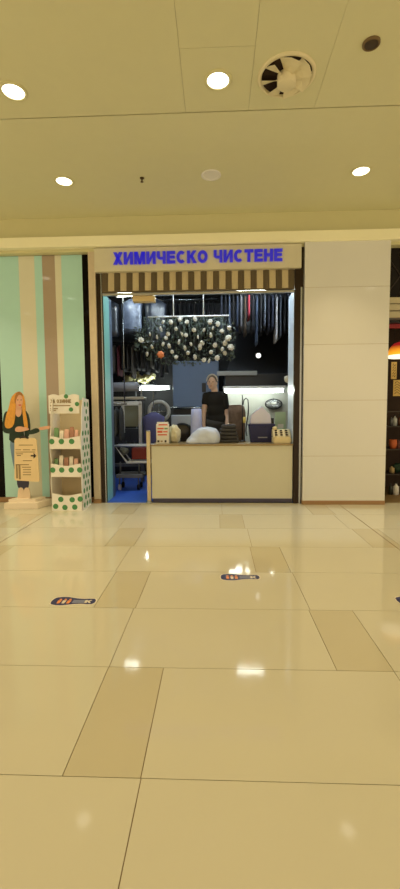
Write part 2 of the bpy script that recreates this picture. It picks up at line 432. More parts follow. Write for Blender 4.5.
b = MB(); b.lathe([(0.064, 0), (0.064, -0.01), (0.052, -0.018), (0.048, -0.012)], mat('grille_rim', (120, 100, 70), 0.5, metal=.5), 24, M); b.build('rim', t)
b = MB(); b.lathe([(0, -0.02), (0.03, -0.018), (0.05, -0.01)], mat('grille_dark', (60, 46, 34), 0.6), 24, M); b.build('grille', t)
t = thing('sprinkler_head', (-0.851, 5.063, 4.02), 'tiny dark fire sprinkler head poking from the ceiling', 'sprinkler')
M = Matrix.Translation((-0.851, 5.063, 4.02)); sprk = mat('sprinkler', (70, 52, 34), 0.4, metal=.7)
b = MB(); b.lathe([(0.026, 0), (0.024, -0.006), (0.009, -0.008), (0.008, -0.04), (0, -0.04)], sprk, 16, M); b.build('stem', t)
b = MB(); b.lathe([(0, -0.042), (0.018, -0.042), (0.018, -0.045), (0, -0.045)], sprk, 16, M); b.build('deflector', t)

# ================================================================== FLOOR STICKERS
navy_m = mat('sticker_navy', (40, 44, 96), 0.35); stwhite_m = mat('sticker_white', (216, 206, 190), 0.35); storange_m = mat('sticker_orange', (226, 140, 70), 0.4); stgrey_m = mat('sticker_grey', (140, 146, 170), 0.4)
def foot_outline(grow=0.0, n=40):
    """shoe sole, toe at -x, 0.31 long"""
    pr = [(-.155, 0), (-.15, .03), (-.135, .045), (-.10, .055), (-.06, .056), (-.02, .046), (.02, .036), (.07, .031), (.11, .036), (.14, .034), (.153, .018), (.156, 0)]
    up = [(x, y*1.2+0.004) for x, y in pr]; dn = [(x, -y*1.12) for x, y in pr[1:-1]][::-1]
    out = []
    for x, y in up+dn:
        v = Vector((x, y)); l = v.length or 1
        out.append((x+grow*x/0.155*0.9, y+(grow if y > 0.002 else -grow if y < -0.002 else 0)))
    return out
def sticker(loc, rz, label):
    t = thing('floor_sticker', loc, label, 'floor sticker', 'shoe print stickers on the floor')
    T = Matrix.Translation(loc) @ Matrix.Rotation(rz, 4, 'Z')
    def fl(pts, z0, z1, m, mb): mb.flat([(T @ Vector((p[0], p[1], 0))).xy for p in pts], z0, z1, m)
    b = MB(); fl(foot_outline(0.006), 0.0, 0.0012, stwhite_m, b); fl(foot_outline(-0.001), 0.0012, 0.0018, navy_m, b); b.build('sole_print', t)
    b = MB()
    for k in range(3):       # three little figures in the toe half
        cx = -0.098+0.034*k
        fl([(cx+.009*math.cos(a), .027+.011*math.sin(a)) for a in [2*PI*i/10 for i in range(10)]], 0.0018, 0.0023, storange_m, b)
        fl([(cx-.013, .012), (cx+.013, .012), (cx+.009, -.034), (cx-.009, -.034)], 0.0018, 0.0023, storange_m if k != 1 else stwhite_m, b)
    b.build('figures', t)
    b = MB()
    for k, y in enumerate((.016, 0, -.016)): fl([(-.004, y-.005), (.082, y-.005), (.082, y+.005), (-.004, y+.005)], 0.0018, 0.0023, stgrey_m, b)
    b.build('printed_text', t)
    b = MB(); fl([(.095, 0), (.118, .026), (.128, .02), (.113, 0), (.128, -.02), (.118, -.026)], 0.0018, 0.0024, stwhite_m, b)
    fl([(.125+.012*math.cos(a), .0+.014*math.sin(a)) for a in [2*PI*i/12 for i in range(12)]], 0.0018, 0.0023, navy_m, b)
    fl([(.082, .02), (.10, .022), (.095, 0), (.10, -.02), (.082, -.02)], 0.0018, 0.0022, stwhite_m, b)
    b.build('heel_arrow', t)
    return t
sticker((-1.0, 2.80, 0.0), 0.0, 'navy shoe print sticker on the floor nearest the green striped wall')
sticker((0.18, 3.255, 0.0), 0.02, 'navy shoe print sticker lying centrally before the shop counter')
sticker((1.39, 2.86, 0.0), 0.0, 'navy shoe print sticker cut by the edge of the photo, in front of the pillar')

# ================================================================== COUNTER
ct = thing('shop_counter', (0.07, 6.3, 0.0), 'beige laminate service counter across the shop opening', 'counter')
b = MB(); b.box(-0.945, 1.082, 6.025, 6.62, 0.07, 0.83, counter_m, 0.004); b.build('front_panel', ct)
b = MB(); b.box(-0.955, 1.085, 6.005, 6.64, 0.83, 0.852, mat('counter_edge', (150, 128, 84), 0.3), 0.004); b.build('worktop', ct)
b = MB(); b.box(-0.93, 1.082, 6.04, 6.6, 0.0, 0.07, mat('plinth', (74, 70, 96), 0.4)); b.build('plinth', ct)
b = MB(); b.box(-0.945, 1.08, 6.018, 6.026, 0.066, 0.078, alu_m); b.build('kick_trim', ct)
t = thing('counter_post', (-0.985, 6.03, 0.0), 'slim brass post standing at the open end of the counter', 'post')
b = MB(); b.box(-1.01, -0.956, 6.0, 6.055, 0.03, 1.04, brass_m, 0.006); b.build('shaft', t)
b = MB(); b.lathe([(0, 0), (0.05, 0), (0.05, 0.012), (0.035, 0.03), (0, 0.032)], steel_m, 24, Matrix.Translation((-0.985, 6.03, 0))); b.build('foot', t)
b = MB(); b.box(-1.015, -0.955, 5.997, 6.06, 1.04, 1.055, steel_m, 0.004); b.build('cap', t)

# ================================================================== SHOP LIGHT TUBES
def tube_light(name, p, q, r, label, hous=True, glow=None):
    p, q = Vector(p), Vector(q); t = thing(name, (p+q)/2, label, 'fluorescent light')
    d = (q-p).normalized()
    b = MB(); b.tube([p, q], r, glow or tube_glow, 12); b.build('tube', t)
    b = MB(); b.tube([p-d*.03, p], r*1.1, white_m, 12); b.build('end_cap', t)
    b = MB(); b.tube([q, q+d*.03], r*1.1, white_m, 12); b.build('end_cap', t)
    if hous:
        b = MB(); b.box(p.x-.04, q.x+.04, p.y-.04, p.y+.04, p.z+r*1.2, p.z+r*1.2+.05, white_m, .006); b.build('batten', t)
    return t
t1 = tube_light('tube_light', at(117.5, 295.3, 7.5), at(132, 294.6, 7.5), .03, 'short lit tube light above the plastic covered clothes')
t2 = tube_light('tube_light', at(237, 292.3, 7.3), at(265, 290.8, 7.3), .026, 'lit tube light above the rail of blue and black clothes')
t3 = tube_light('tube_light', at(140, 388.5, 9.06), at(169, 387.5, 9.06), .042, 'lit tube light beside the grey ironing roller', False)
t4 = tube_light('tube_light', at(225, 391.2, 7.9), at(283, 390.5, 7.9), .034, 'long lit tube light on the wall over the counter clutter')
tube_light('tube_light', (-1.2, 6.5, 3.64), (.8, 6.5, 3.64), .024, 'long tube light added unseen behind the striped valance to cool the shop light', True, added_glow)  # added lamp, unseen behind the valance, cools and brightens the shop
for t, wdt in ((t1, .04), (t2, .04)):
    b = MB()
    for s in (-1, 1): b.tube([(t.location.x+s*.1, t.location.y, t.location.z+.06), (t.location.x+s*.1, t.location.y, 3.72)], .005, steel_m, 6)
    b.build('drop_rod', t)

# ================================================================== WORKROOM BACK
# white partition under the long tube
b = MB(); b.box(at(226, 400, 8.3).x, 1.75, 8.3, 8.4, 0.0, 1.80, mat('white_partition', (174, 176, 166), 0.4, var=.06)); 
struct(b.build('wall_partition'), 'pale partition wall behind the counter clutter')
t = thing('duct_hood', (0.8, 8.6, 1.8), 'wide dark metal hood above the pale partition wall', 'hood')
hood_m = mat('hood_dark', (44, 46, 50), 0.4, metal=.2)
b = MB(); b.box(0.16, 1.74, 7.86, 9.5, at(225, 391.2, 7.9).z+.092, 2.02, hood_m, .01); b.build('hood_lip', t)
b = MB(); b.loft([[(0.17, 8.12, 2.02), (1.72, 8.12, 2.02), (1.72, 9.5, 2.02), (0.17, 9.5, 2.02)], [(0.45, 8.7, 2.9), (1.72, 8.7, 2.9), (1.72, 9.5, 2.9), (0.45, 9.5, 2.9)]], hood_m, False); b.build('hood_body', t)
b = MB(); b.box(0.5, 1.7, 8.75, 9.45, 2.9, 3.72, hood_m); b.build('duct', t)
b = MB(); p, q = at(217, 375, 8.04), at(256, 374, 8.04); b.box(p.x, q.x, 7.83, 7.87, p.z-.03, p.z+.05, mat('dim_strip', (140, 142, 140), 0.4), .005); b.build('grey_strip', t)
# slate blue dry cleaning machine with washer
t = thing('dry_cleaning_machine', (-0.6, 9.0, 0.0), 'big slate blue cabinet machine behind the shop assistant', 'machine')
p, q = at(172.5, 366, 8.8), at(219, 407, 8.8)
b = MB(); b.box(p.x, q.x, 8.8, 9.5, q.z, p.z+.1, slate_m, .02); b.build('upper_cabinet', t)
b = MB(); b.box(p.x, q.x, 8.95, 9.5, 0.012, q.z, mat('machine_dark', (40, 42, 46), .4), .01); b.build('lower_cabinet', t)
b = MB(); z = q.z-.01; b.tube([(p.x-.05, 8.74, z), (q.x+.02, 8.74, z)], .018, steel_m); 
for x in (p.x+.05, q.x-.05): b.tube([(x, 8.74, z), (x, 8.8, z+.03)], .012, steel_m)
b.build('front_rail', t)
b = MB(); b.box(at(202, 385, 8.78).x, at(206, 385, 8.78).x, 8.76, 8.8, at(202, 392, 8.78).z, at(202, 383, 8.78).z, dark_m, .005); b.build('switch_box', t)
p, q = at(171, 415, 8.3), at(199, 450, 8.3)
t = thing('washing_machine', ((p.x+q.x)/2, 8.5, 0.2), 'white front loading washer with a big round dark door', 'washing machine')
b = MB(); b.box(p.x, q.x+.05, 8.3, 8.72, 0.2, p.z, mat('washer_white', (176, 178, 178), .4), .02); b.build('body', t)
cc = at(182.5, 434, 8.29); M = Matrix.Translation(cc) @ Matrix.Rotation(PI/2, 4, 'X')
b = MB(); b.lathe([(.215, -.02), (.225, .0), (.215, .025), (.19, .03), (.18, .01)], dark_m, 32, M); b.build('door_ring', t)
b = MB(); b.lathe([(0, .035), (.1, .03), (.185, .008)], mat('door_glass', (52, 42, 32), .08), 32, M); b.build('door_glass', t)
# hand wheel
c0 = at(159, 411.5, 7.9); R_ = .185
t = thing('round_ring_stand', (c0.x, c0.y, 0.0), 'pale metal ring on a stand behind the leaflet box', 'ring stand')
b = MB(); b.tube([c0+Vector((R_*math.cos(a), 0, R_*math.sin(a))) for a in [2*PI*i/36 for i in range(36)]], .035, mat('pale_ring', (190, 192, 188), .35), 10, True); b.build('ring', t)
b = MB(); b.tube([c0+Vector((0, .0, R_)), c0+Vector((0, 0, -R_))], .008, steel_m); b.tube([c0+Vector((-R_, 0, 0)), c0+Vector((R_, 0, 0))], .008, steel_m); b.build('spokes', t)
b = MB(); b.tube([(c0.x, c0.y, c0.z-R_-.02), (c0.x, c0.y, .03)], .02, steel_m); b.lathe([(0, .012), (.1, .012), (.1, .03), (0, .04)], dark_m, 24, Matrix.Translation((c0.x, c0.y, 0))); b.build('stand', t)
# ironing roller on the left
p, q = at(113, 387.5, 7.75), at(138, 386.5, 7.75)
t = thing('roller_iron', ((p.x+q.x)/2, 7.8, 0.0), 'grey ironing roller on a white machine at the back left', 'ironing machine')
b = MB(); b.tube([p+Vector((-.25, 0, 0)), q], .085, mat('roller_cloth', (150, 154, 166), .7), 20); b.build('roller', t)
zt = at(120, 398, 7.75).z
b = MB(); b.box(p.x-.25, q.x+.12, 7.68, 7.98, zt-.03, zt+.02, mat('machine_cream', (200, 196, 180), .4), .01); b.build('shelf_plate', t)
b = MB(); b.tube([(q.x, 7.75, p.z), (q.x+.06, 7.75, p.z), (q.x+.06, 7.75, zt)], .02, steel_m); b.tube([(p.x-.2, 7.8, p.z), (p.x-.2, 7.8, zt)], .02, steel_m); b.build('bracket', t)
u, v = at(124, 403, 7.72), at(142, 433, 7.72); w_ = .05
b = MB(); b.box(u.x-w_, u.x, 7.7, 7.76, v.z, u.z, whitepaint_m, .01); b.box(v.x-w_*1.2, v.x, 7.7, 7.76, v.z-.3, u.z, whitepaint_m, .01)
b.box(u.x-.2, v.x, 7.7, 7.76, u.z-w_, u.z+.03, whitepaint_m, .01); b.build('white_frame', t)
b = MB(); b.box(u.x, v.x-w_*1.2, 7.77, 7.80, v.z+.12, u.z-w_, mat('dull_panel', (140, 146, 132), .3), .003); b.build('panel', t)
b = MB()
for x in (p.x-.2, v.x-.03):
    b.box(x-.03, x+.03, 7.86, 7.92, .012, zt-.03, grey_m, .005)
b.box(p.x-.2, v.x, 7.85, 7.93, .3, .36, grey_m, .005); b.build('legs_frame', t)
# low dark cabinet behind the cart
t = thing('low_cabinet', (-1.85, 9.1, 0.012), 'low dark cabinet with two doors behind the white cart', 'cabinet')
b = MB(); b.box(-2.45, -1.2, 8.85, 9.1, .07, .98, mat('cabinet_dark', (52, 50, 50), .5), .01); b.box(-2.42, -1.23, 8.9, 9.08, .012, .07, dark_m); b.build('body', t)
for x in (-2.43, -1.82):
    b = MB(); b.box(x, x+.6, 8.83, 8.85, .1, .95, mat('cabinet_door', (62, 60, 62), .45), .005); d_ = b.build('door', t)
    b = MB(); b.tube([(x+.52 if x < -2 else x+.08, 8.815, .6), (x+.52 if x < -2 else x+.08, 8.815, .75)], .008, steel_m); b.build('handle', d_)
# ironing board frame (white tubes)
def A(x, y): return at(x, y, 6.95)
t = thing('clothes_cart', (at(132, 455, 6.95).x, 7.05, 0.0), 'white tubular cart frame beside the counter end', 'cart')
fr = [A(115, 446), A(156, 445.5), A(156, 462), A(127, 462.5)]
b = MB(); b.tube(fr, .02, whitepaint_m, 10, True); b.build('front_frame', t)
b = MB(); b.tube([v+Vector((0, .3, 0)) for v in fr], .016, whitepaint_m, 10, True); b.build('rear_frame', t)
b = MB()
for v in fr: b.tube([v, v+Vector((0, .3, 0))], .014, whitepaint_m)
b.build('cross_tubes', t)
zl = A(120, 476)
b = MB(); b.box(zl.x-.06, A(143, 476).x, 6.9, 7.3, zl.z-.03, zl.z+.03, grey_m, .01); b.build('base_bar', t)
for s in (0, 1):
    x = A(119, 470).x if s == 0 else A(138, 470).x
    b = MB(); b.tube([(x, 7.05, zl.z), (x, 7.05, A(127, 462.5).z)], .014, grey_m); b.build('upright', t)
    b = MB(); b.lathe([(0, -.02), (.05, -.02), (.05, .02), (0, .02)], white_m if s == 0 else dark_m, 20, Matrix.Translation((x, 6.98, .062)) @ Matrix.Rotation(PI/2, 4, 'Y'))
    b.tube([(x, 6.98, .06), (x, 6.98, zl.z-.02)], .012, grey_m); b.build('caster', t)
    b = MB(); b.lathe([(0, -.02), (.05, -.02), (.05, .02), (0, .02)], dark_m, 20, Matrix.Translation((x, 7.24, .062)) @ Matrix.Rotation(PI/2, 4, 'Y'))
    b.tube([(x, 7.24, .06), (x, 7.24, zl.z-.02)], .012, grey_m); b.build('caster', t)
p, q = A(131, 447), A(150, 461)
b = MB(); b.box(p.x, q.x, 6.99, 7.22, q.z+.022, p.z-.02, mat('red_box', (140, 46, 36), .6), .015)
t = tag(b.build('red_storage_box'), 'dull red box carried in the white tubular cart', 'box')
b = MB(); b.blob(at(124, 451.5, 7.1)+Vector((0, 0, .01)), (.07, .1, .06), mat('grey_rag', (130, 132, 120), .8), 3, .5, 5, at(124, 462, 7.1).z+.11, 3.3)
# rag rests against the frame tubes
tag(b.build('crumpled_rag'), 'pale grey crumpled rag beside the red box in the cart', 'rag')

# ================================================================== CLOTHES
def cloth_rings(w, t, h, seed, n=20, flare=1.0, nz=9):
    rings = []
    for j in range(nz):
        u = j/(nz-1)
        if u < .12: k = .25+.75*math.sin(u/.12*PI/2)
        else: k = 1-.08*math.sin((u-.12)*3)+(flare-1)*u
        z = -.06-(h-.06)*u
        ring = []
        for i in range(n):
            a = 2*PI*i/n
            fold = 1+.28*math.sin(a*5+seed)*u+.15*math.sin(a*3+seed*2+u*3)
            ring.append(Vector((t/2*math.sin(a)*fold*(.5+.5*min(1, u*4)), w/2*k*math.cos(a), z+.02*math.sin(a*4+seed)*(u > .9))))
        rings.append(ring)
    return rings
gproto = {}
def garment(loc, w, t, h, rgb, label, group, rz=0.0, name='hanging_garment', material=None):
    """thing hanging from loc (the rail); cloth runs along y before rotation"""
    o = thing(name, loc, label, 'clothes', group); o.rotation_euler = (0, 0, rz)
    m = material or mat('cloth_%d_%d_%d' % rgb, rgb, .85, var=.2, scale=12)
    b = MB(); b.loft([[p for p in r] for r in cloth_rings(w, t, h, rnd.random()*6)], m); c = b.build('cloth'); c.parent = o
    b = MB(); b.tube([(0, -.012, .012), (0, 0, .022), (0, .012, .012), (0, .008, -.01), (0, 0, -.03), (0, 0, -.05)], .0025, steel_m, 5)
    b.tube([(0, 0, -.05), (0, w*.42, -.1), (0, -w*.42, -.1)], .004, steel_m, 5, True); hgr = b.build('hanger'); hgr.parent = o
    return o
def rail(p, q, label):
    p, q = Vector(p), Vector(q); t = thing('clothes_rail', (p+q)/2, label, 'rail')
    b = MB(); b.tube([p, q], .014, steel_m); b.build('bar', t)
    for k in (.08, .92):
        x = p.lerp(q, k); b = MB(); b.tube([x, (x.x, x.y, 3.725)], .01, steel_m); b.build('drop', t)
    return t
# right rail
ZR = 3.42
rail((.05, 7.62, ZR), (1.55, 7.62, ZR), 'steel rail carrying the blue and black clothes near the ceiling')
cols = [(60, 66, 84), (38, 40, 50), (96, 110, 140), (34, 34, 40), (70, 82, 110), (150, 150, 160), (110, 90, 70), (190, 60, 80), (40, 44, 62), (80, 96, 130), (44, 44, 50), (120, 130, 150), (36, 38, 60), (60, 70, 100), (200, 200, 206), (90, 100, 120), (36, 36, 40), (66, 72, 88), (30, 30, 34), (58, 50, 46), (40, 38, 40)]
special = {7: 'pinkish red garment among the dark clothes on the ceiling rail', 14: 'near white garment hanging among the dark clothes on the rail', 5: 'light grey garment on the rail, between blue and tan ones', 6: 'tan garment hanging beside the pinkish red one', 2: 'pale blue garment near the flower end of the rail'}
for i, rgb in enumerate(cols):
    x = .10+i*.068
    rgb = tuple(int(v*(.72 if i not in (7, 14) else .9)) for v in rgb)
    hh = (.62+rnd.random()*.3) if i not in (7,) else .46
    garment((x, 7.62, ZR-.002), .42, .046, hh, rgb, special.get(i, 'dark blue or black garment packed on the ceiling rail right of the flowers'), 'clothes on the right ceiling rail')
# dark clothes behind the flowers, at the back
rail((-1.6, 8.95, 3.66), (.05, 8.95, 3.66), 'steel rail carrying the dark clothes behind the hanging flowers')
for i in range(16):
    c_ = rnd.choice([(34, 34, 36), (46, 44, 44), (28, 28, 32), (60, 58, 56), (52, 46, 40)])
    garment((-1.5+i*.096, 8.95, 3.658), .45, .064, .7+rnd.random()*.4, c_, 'dark garment on the rail behind the hanging flowers', 'dark clothes behind the flowers')
# plastic covered clothes, front on, at the upper left
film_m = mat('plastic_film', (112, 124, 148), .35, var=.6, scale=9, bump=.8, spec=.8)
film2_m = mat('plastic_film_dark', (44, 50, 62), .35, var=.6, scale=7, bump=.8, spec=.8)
rail((-2.3, 7.85, 3.45), (-.8, 7.85, 3.45), 'steel rail carrying the plastic covered clothes')
labs = ['dim plastic covered garment at the teal wall end of its rail', 'pale shiny plastic covered garment under the short tube light', 'dim plastic covered garment just behind the hanging flowers']
for i in range(3):
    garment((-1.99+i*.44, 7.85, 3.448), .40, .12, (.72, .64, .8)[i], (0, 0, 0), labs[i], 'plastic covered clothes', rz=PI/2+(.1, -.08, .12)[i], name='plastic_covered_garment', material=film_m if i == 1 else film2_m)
# dark and wine clothes at mid height on the left
rail((-2.2, 8.45, 2.72), (-.95, 8.45, 2.72), 'low steel rail carrying dark and wine red clothes')
for i in range(13):
    rgb = [(70, 26, 34), (90, 84, 80), (88, 30, 40), (30, 28, 30), (50, 46, 44), (78, 72, 66), (30, 28, 30), (56, 52, 50), (36, 34, 36), (84, 80, 74), (30, 30, 32), (40, 38, 38), (46, 44, 42)][i]
    lab = 'wine red garment on the low rail by the teal wall' if i == 0 else 'second wine red garment on the low rail, between grey and black' if i == 2 else 'dark garment on the low rail below the plastic covered clothes'
    garment((-2.12+i*.094, 8.45, 2.718), 0.40, .062, .5+rnd.random()*.2, rgb, lab, 'clothes on the low left rail')
# grey clothes by the ironing machine
p = at(118, 404, 7.42)
rail((p.x-.35, 7.42, p.z), (p.x+.16, 7.42, p.z), 'short rail holding grey clothes by the ironing roller')
for i in range(4): garment((p.x-.2+i*.085, 7.42, p.z-.002), .34, .056, .55+.1*(i % 2), [(88, 94, 100), (62, 66, 72), (100, 106, 110), (74, 78, 84)][i], 'grey garment hanging under the ironing roller', 'grey clothes by the roller')
# violet blue garment bag hung at the ring stand
p = at(153.5, 409, 7.55)
pv = Vector((p.x, 7.55, p.z))
t = garment(pv, .40, .14, .72, (96, 100, 160), 'violet blue garment hanging behind the leaflet box', None, rz=PI/2)
b = MB(); b.tube([(pv.x, 7.55, pv.z+.02), (pv.x, 7.55, 1.85), (pv.x, 7.8, 1.85), (pv.x, 7.8, 1.62)], .008, steel_m); hk = b.build('wall_hook', t)

# ================================================================== HANGING FLOWERS
YF = 6.9
pa, pb = at(148, 317.0, YF), at(229, 315.5, YF)
t = thing('hanging_flower_bunch', ((pa.x+pb.x)/2, YF, pa.z), 'wide bunch of white artificial flowers hanging from a white rod', 'flowers')
b = MB(); b.tube([pa, pb], .013, whitepaint_m); b.build('rod', t)
for px in (173.5, 203.5):
    x = at(px, 316, YF).x; b = MB(); b.tube([(x, YF, pa.z), (x, YF, 3.722)], .008, whitepaint_m, 6); b.build('hanger_wire', t)
def region(px):
    u = (px-134)/(234-134)
    lo = 352+10*math.sin(min(1, u*1.25)*PI*.85) - (6 if u < .12 else 0)
    hi = 320 + (10 if u < .1 else 0) + (4 if u > .93 else 0)
    return hi, lo
b = MB(); n0 = 0
for k in range(900):
    px = rnd.uniform(134, 235); hi, lo = region(px); py = rnd.uniform(hi-3, lo+4)
    c = at(px, py, YF+rnd.uniform(-.16, .2)); L = rnd.uniform(.03, .075); w = L*.3
    d = Vector((rnd.gauss(0, 1), rnd.gauss(0, .7), rnd.gauss(-.4, .8))).normalized(); s_ = d.cross(Vector((rnd.gauss(0, 1), 1, rnd.gauss(0, 1)))).normalized()
    nn = d.cross(s_)*L*.15
    vs = [b.bm.verts.new(q) for q in (c-d*L*.5, c+s_*w+nn, c+d*L*.5, c-s_*w+nn)]; b.bm.faces.new(vs)
for k in range(70):
    px = rnd.uniform(146, 230); hi, lo = region(px); x0_ = at(px, 317, YF); e = at(px+rnd.uniform(-8, 8), rnd.uniform(hi+8, lo), YF+rnd.uniform(-.14, .16))
    m_ = (x0_+e)/2+Vector((rnd.uniform(-.05, .05), rnd.uniform(-.05, .05), 0)); b.tube([x0_, m_, e], .003, leaf_m, 4)
b._set(0, leaf_m); fo = b.build('foliage', t); fo['kind'] = 'stuff'
# one flower, petals round a centre, then copies
def flower_mesh(m):
    b = MB(); b.blob((0, 0, 0), (.03, .03, .025), m, 2, .2, 4)
    for ring, (cnt, rr, tilt, y) in enumerate(((6, .034, .35, -.006), (7, .045, .9, .004))):
        for k in range(cnt):
            a = 2*PI*k/cnt+ring*.4; n0 = len(b.bm.faces)
            r = bmesh.ops.create_icosphere(b.bm, subdivisions=1, radius=1.0)
            M = Matrix.Rotation(a, 4, 'Z') @ Matrix.Translation((rr*.75, 0, .012-ring*.012)) @ Matrix.Rotation(tilt*.6, 4, 'Y') @ Matrix.Diagonal((.026, .022, .008, 1))
            for v in r['verts']: v.co = M @ v.co
            b._set(n0, m, True)
    return b
fl_w = flower_mesh(petal_m).build('flower'); fl_o = flower_mesh(petal_o).build('flower')
FLW = [(141, 340, 3.5), (152, 347, 3), (161, 329, 3), (168, 334, 2.5), (180, 319, 3.2), (195, 319, 3), (171, 322, 3), (163, 344, 2.8), (169, 346, 3), (179, 342, 3.2), (186, 335, 2.5), (194, 330, 2.6), (202, 343, 3), (211, 335, 3), (210, 322, 3.5), (218, 324, 3.2), (228, 338, 4.2), (231, 347, 4), (225, 343, 3.2), (215, 345, 3), (200, 347, 3.8), (195, 357, 3.2), (204, 360, 2.8), (209, 361, 3), (217, 358, 3.4), (225, 353, 2.8), (147, 354, 2.8), (176, 357, 2.5), (185, 348, 3), (182, 334, 3), (163, 322, 2.5), (187, 322, 2.6), (204, 330, 2.5), (222, 331, 2.8), (172, 352, 2.4), (191, 344, 2.5), (157, 337, 2.6), (211, 352, 2.6), (198, 337, 2.3), (229, 328, 2.8), (150, 334, 2.4), (166, 338, 2.5), (176, 329, 2.4), (213, 328, 2.4), (188, 353, 2.4), (222, 349, 2.6)]
put_under(fl_o, t); fl_o.location = at(160.5, 354.5, YF-.2); fl_o.rotation_euler = (PI/2, 0, 0); fl_o.scale = (1.15,)*3; fl_o['label'] = 'orange flower'
for i, (x, y, r_) in enumerate(FLW):
    o = fl_w if i == 0 else fl_w.copy()
    if i: COL.objects.link(o)
    put_under(o, t); o.location = at(x, y, YF-.2+rnd.uniform(0, .06)); o.scale = (r_*.0163/.06*.98,)*3
    o.rotation_euler = (PI/2+rnd.uniform(-.5, .5), rnd.uniform(-.5, .5), rnd.random()*6)

# pale dried flowers on the roller machine and box under the valance
b = MB()
for i, (x, y, r_) in enumerate(((129, 379, .07), (135, 376, .08), (140, 379, .07), (147, 378, .075), (152, 376, .06), (145, 382, .06), (125, 382, .04), (133, 383, .05))):
    c = at(x, y, 9.2); r_ *= 1.16; b.blob(c, (r_, r_, r_*.9), mat('straw_cloth', (240, 230, 176), .8, var=.25, scale=14), 3, .7, 7, at(155, 388, 9.06).z+.081, i*2.1)
o = b.build('crumpled_cloth'); tag(o, 'pale yellow crumpled cloth heaped above the grey roller', 'cloth')
SZ = at(155, 388, 9.06).z+.05
b = MB(); b.box(at(122, 380, 9.25).x, at(157, 380, 9.25).x, 9.12, 9.36, SZ, SZ+.03, grey_m, .004)
for x in (at(123, 380, 9.25).x, at(135, 380, 9.25).x): b.tube([(x, 9.34, SZ+.01), (x, 9.34, .012)], .014, grey_m)
xb = at(155, 388, 9.06).x; b.box(xb-.02, xb+.02, 9.05, 9.14, SZ-.006, SZ+.02, grey_m)
tag(b.build('cloth_shelf'), 'thin grey shelf under the crumpled yellow cloth', 'shelf')
p, q = at(133, 296, 6.14), at(155, 302, 6.14)
t = thing('shutter_motor_box', ((p.x+q.x)/2, 6.12, q.z), 'small cream box fixed under the striped valance', 'box')
b = MB(); b.box(p.x, q.x, 6.09, 6.2, q.z, p.z, mat('cream_box', (214, 192, 140), .5), .006); b.build('case', t)
b = MB(); b.box(p.x+.05, q.x-.05, 6.05, 6.14, p.z-.01, p.z+.06, alu_m); b.build('bracket', t)

# glowing spotlight shape standing in for a lamp's reflection on glass
c = at(258.5, 355.5, 8.3)
t = thing('lamp_reflection', c, 'small glowing spotlight shape standing in for a lamp reflected on glass', 'reflection')
b = MB(); b.lathe([(0, 0), (.035, -.004), (.045, -.01)], mat('reflection_glow', (255, 255, 245), .5, emit=(1, 1, .92), estr=2.2), 20, Matrix.Translation(c) @ Matrix.Rotation(PI/2, 4, 'X') @ Matrix.Translation((0, 0, 0))); b.build('bulb', t)
b = MB(); b.lathe([(.045, -.008), (.06, .01), (.055, -.05), (.03, -.1), (0, -.1)], dark_m, 20, Matrix.Translation(c) @ Matrix.Rotation(PI/2, 4, 'X')); b.build('reflector', t)
b = MB(); b.tube([c+Vector((0, .09, 0)), (c.x, 8.435, c.z+.02)], .012, dark_m); b.build('arm', t)

# ================================================================== COUNTER CLUTTER
CT = 0.852
def P(x, y, Y=6.35): return at(x, y, Y)
# leaflet box
a, c = P(156, 422, 6.2), P(169, 445, 6.2)
t = thing('leaflet_box', ((a.x+c.x)/2, 6.2, CT), 'white leaflet box with red and green printed lines on the counter', 'box')
b = MB(); b.box(a.x, c.x, 6.2, 6.26, CT, a.z-.03, card_m, .003); b.build('box_body', t)
b = MB(); b.box(a.x+.01, c.x-.01, 6.212, 6.25, a.z-.05, a.z, white_m, .002); b.build('leaflets', t)
b = MB(); red = mat('print_red', (214, 92, 66), .5); grn = mat('print_green', (110, 150, 120), .5)
H_ = a.z-CT
for k, (u0, u1, v0, v1, m) in enumerate(((.2, .9, .84, .90, red), (.1, .6, .66, .73, red), (.65, .92, .66, .73, grn), (.1, .5, .5, .6, red), (.55, .9, .52, .58, red), (.12, .85, .38, .44, red), (.08, .25, .06, .16, darkink_m), (.35, .5, .08, .14, ink_m), (.66, .8, .06, .16, darkink_m))):
    b.box(a.x+(c.x-a.x)*u0, a.x+(c.x-a.x)*u1, 6.198, 6.2, CT+H_*v0, CT+H_*v1, m)
b.build('printed_text', t)
# plush cream bundle, white bag mound, lavender roll
b = MB(); p = P(174, 434, 6.38); b.blob((p.x, 6.38, p.z-.01), (.10, .10, .14), mat('cream_plush', (224, 218, 186), .9, var=.12), 4, .25, 5, CT, 1.2)
tag(b.build('cream_bundle'), 'cream knitted bundle on the counter beside the leaflet box', 'bundle')
b = MB()
cx = P(203, 440, 6.36).x
for (dx, dz, rx, rz, s_) in ((.02, .0, .22, .17, 1), (-.12, -.03, .13, .09, 4), (.13, .03, .13, .16, 7), (.04, .08, .16, .12, 9)):
    b.blob((cx+dx, 6.22, CT+.05+dz), (rx, .13, rz), mat('white_bag_film', (200, 212, 236), .35, bump=.25, scale=6), 4, .06, 4, CT, s_)
wb = b.build('white_laundry_bag'); r_ = wb.modifiers.new('r', 'REMESH'); r_.mode = 'VOXEL'; r_.voxel_size = .012; r_.use_smooth_shade = True
sm_ = wb.modifiers.new('s', 'SMOOTH'); sm_.iterations = 14; sm_.factor = .5
tag(wb, 'slumped white plastic laundry bag in the middle of the counter', 'bag')
a, c = P(190, 409, 6.54), P(203, 445, 6.54)
b = MB(); M = Matrix.Translation(((a.x+c.x)/2, 6.53, CT)); hh = a.z-CT
b.lathe([(0, 0), (.088, 0), (.094, hh*.3), (.085, hh*.7), (.08, hh), (.06, hh+.004), (.02, hh-.004), (0, hh-.004)], mat('lavender_film', (176, 188, 240), .35, bump=.3, scale=18), 28, M)
tag(b.build('lavender_roll'), 'upright lavender blue roll of film behind the white bag', 'roll')
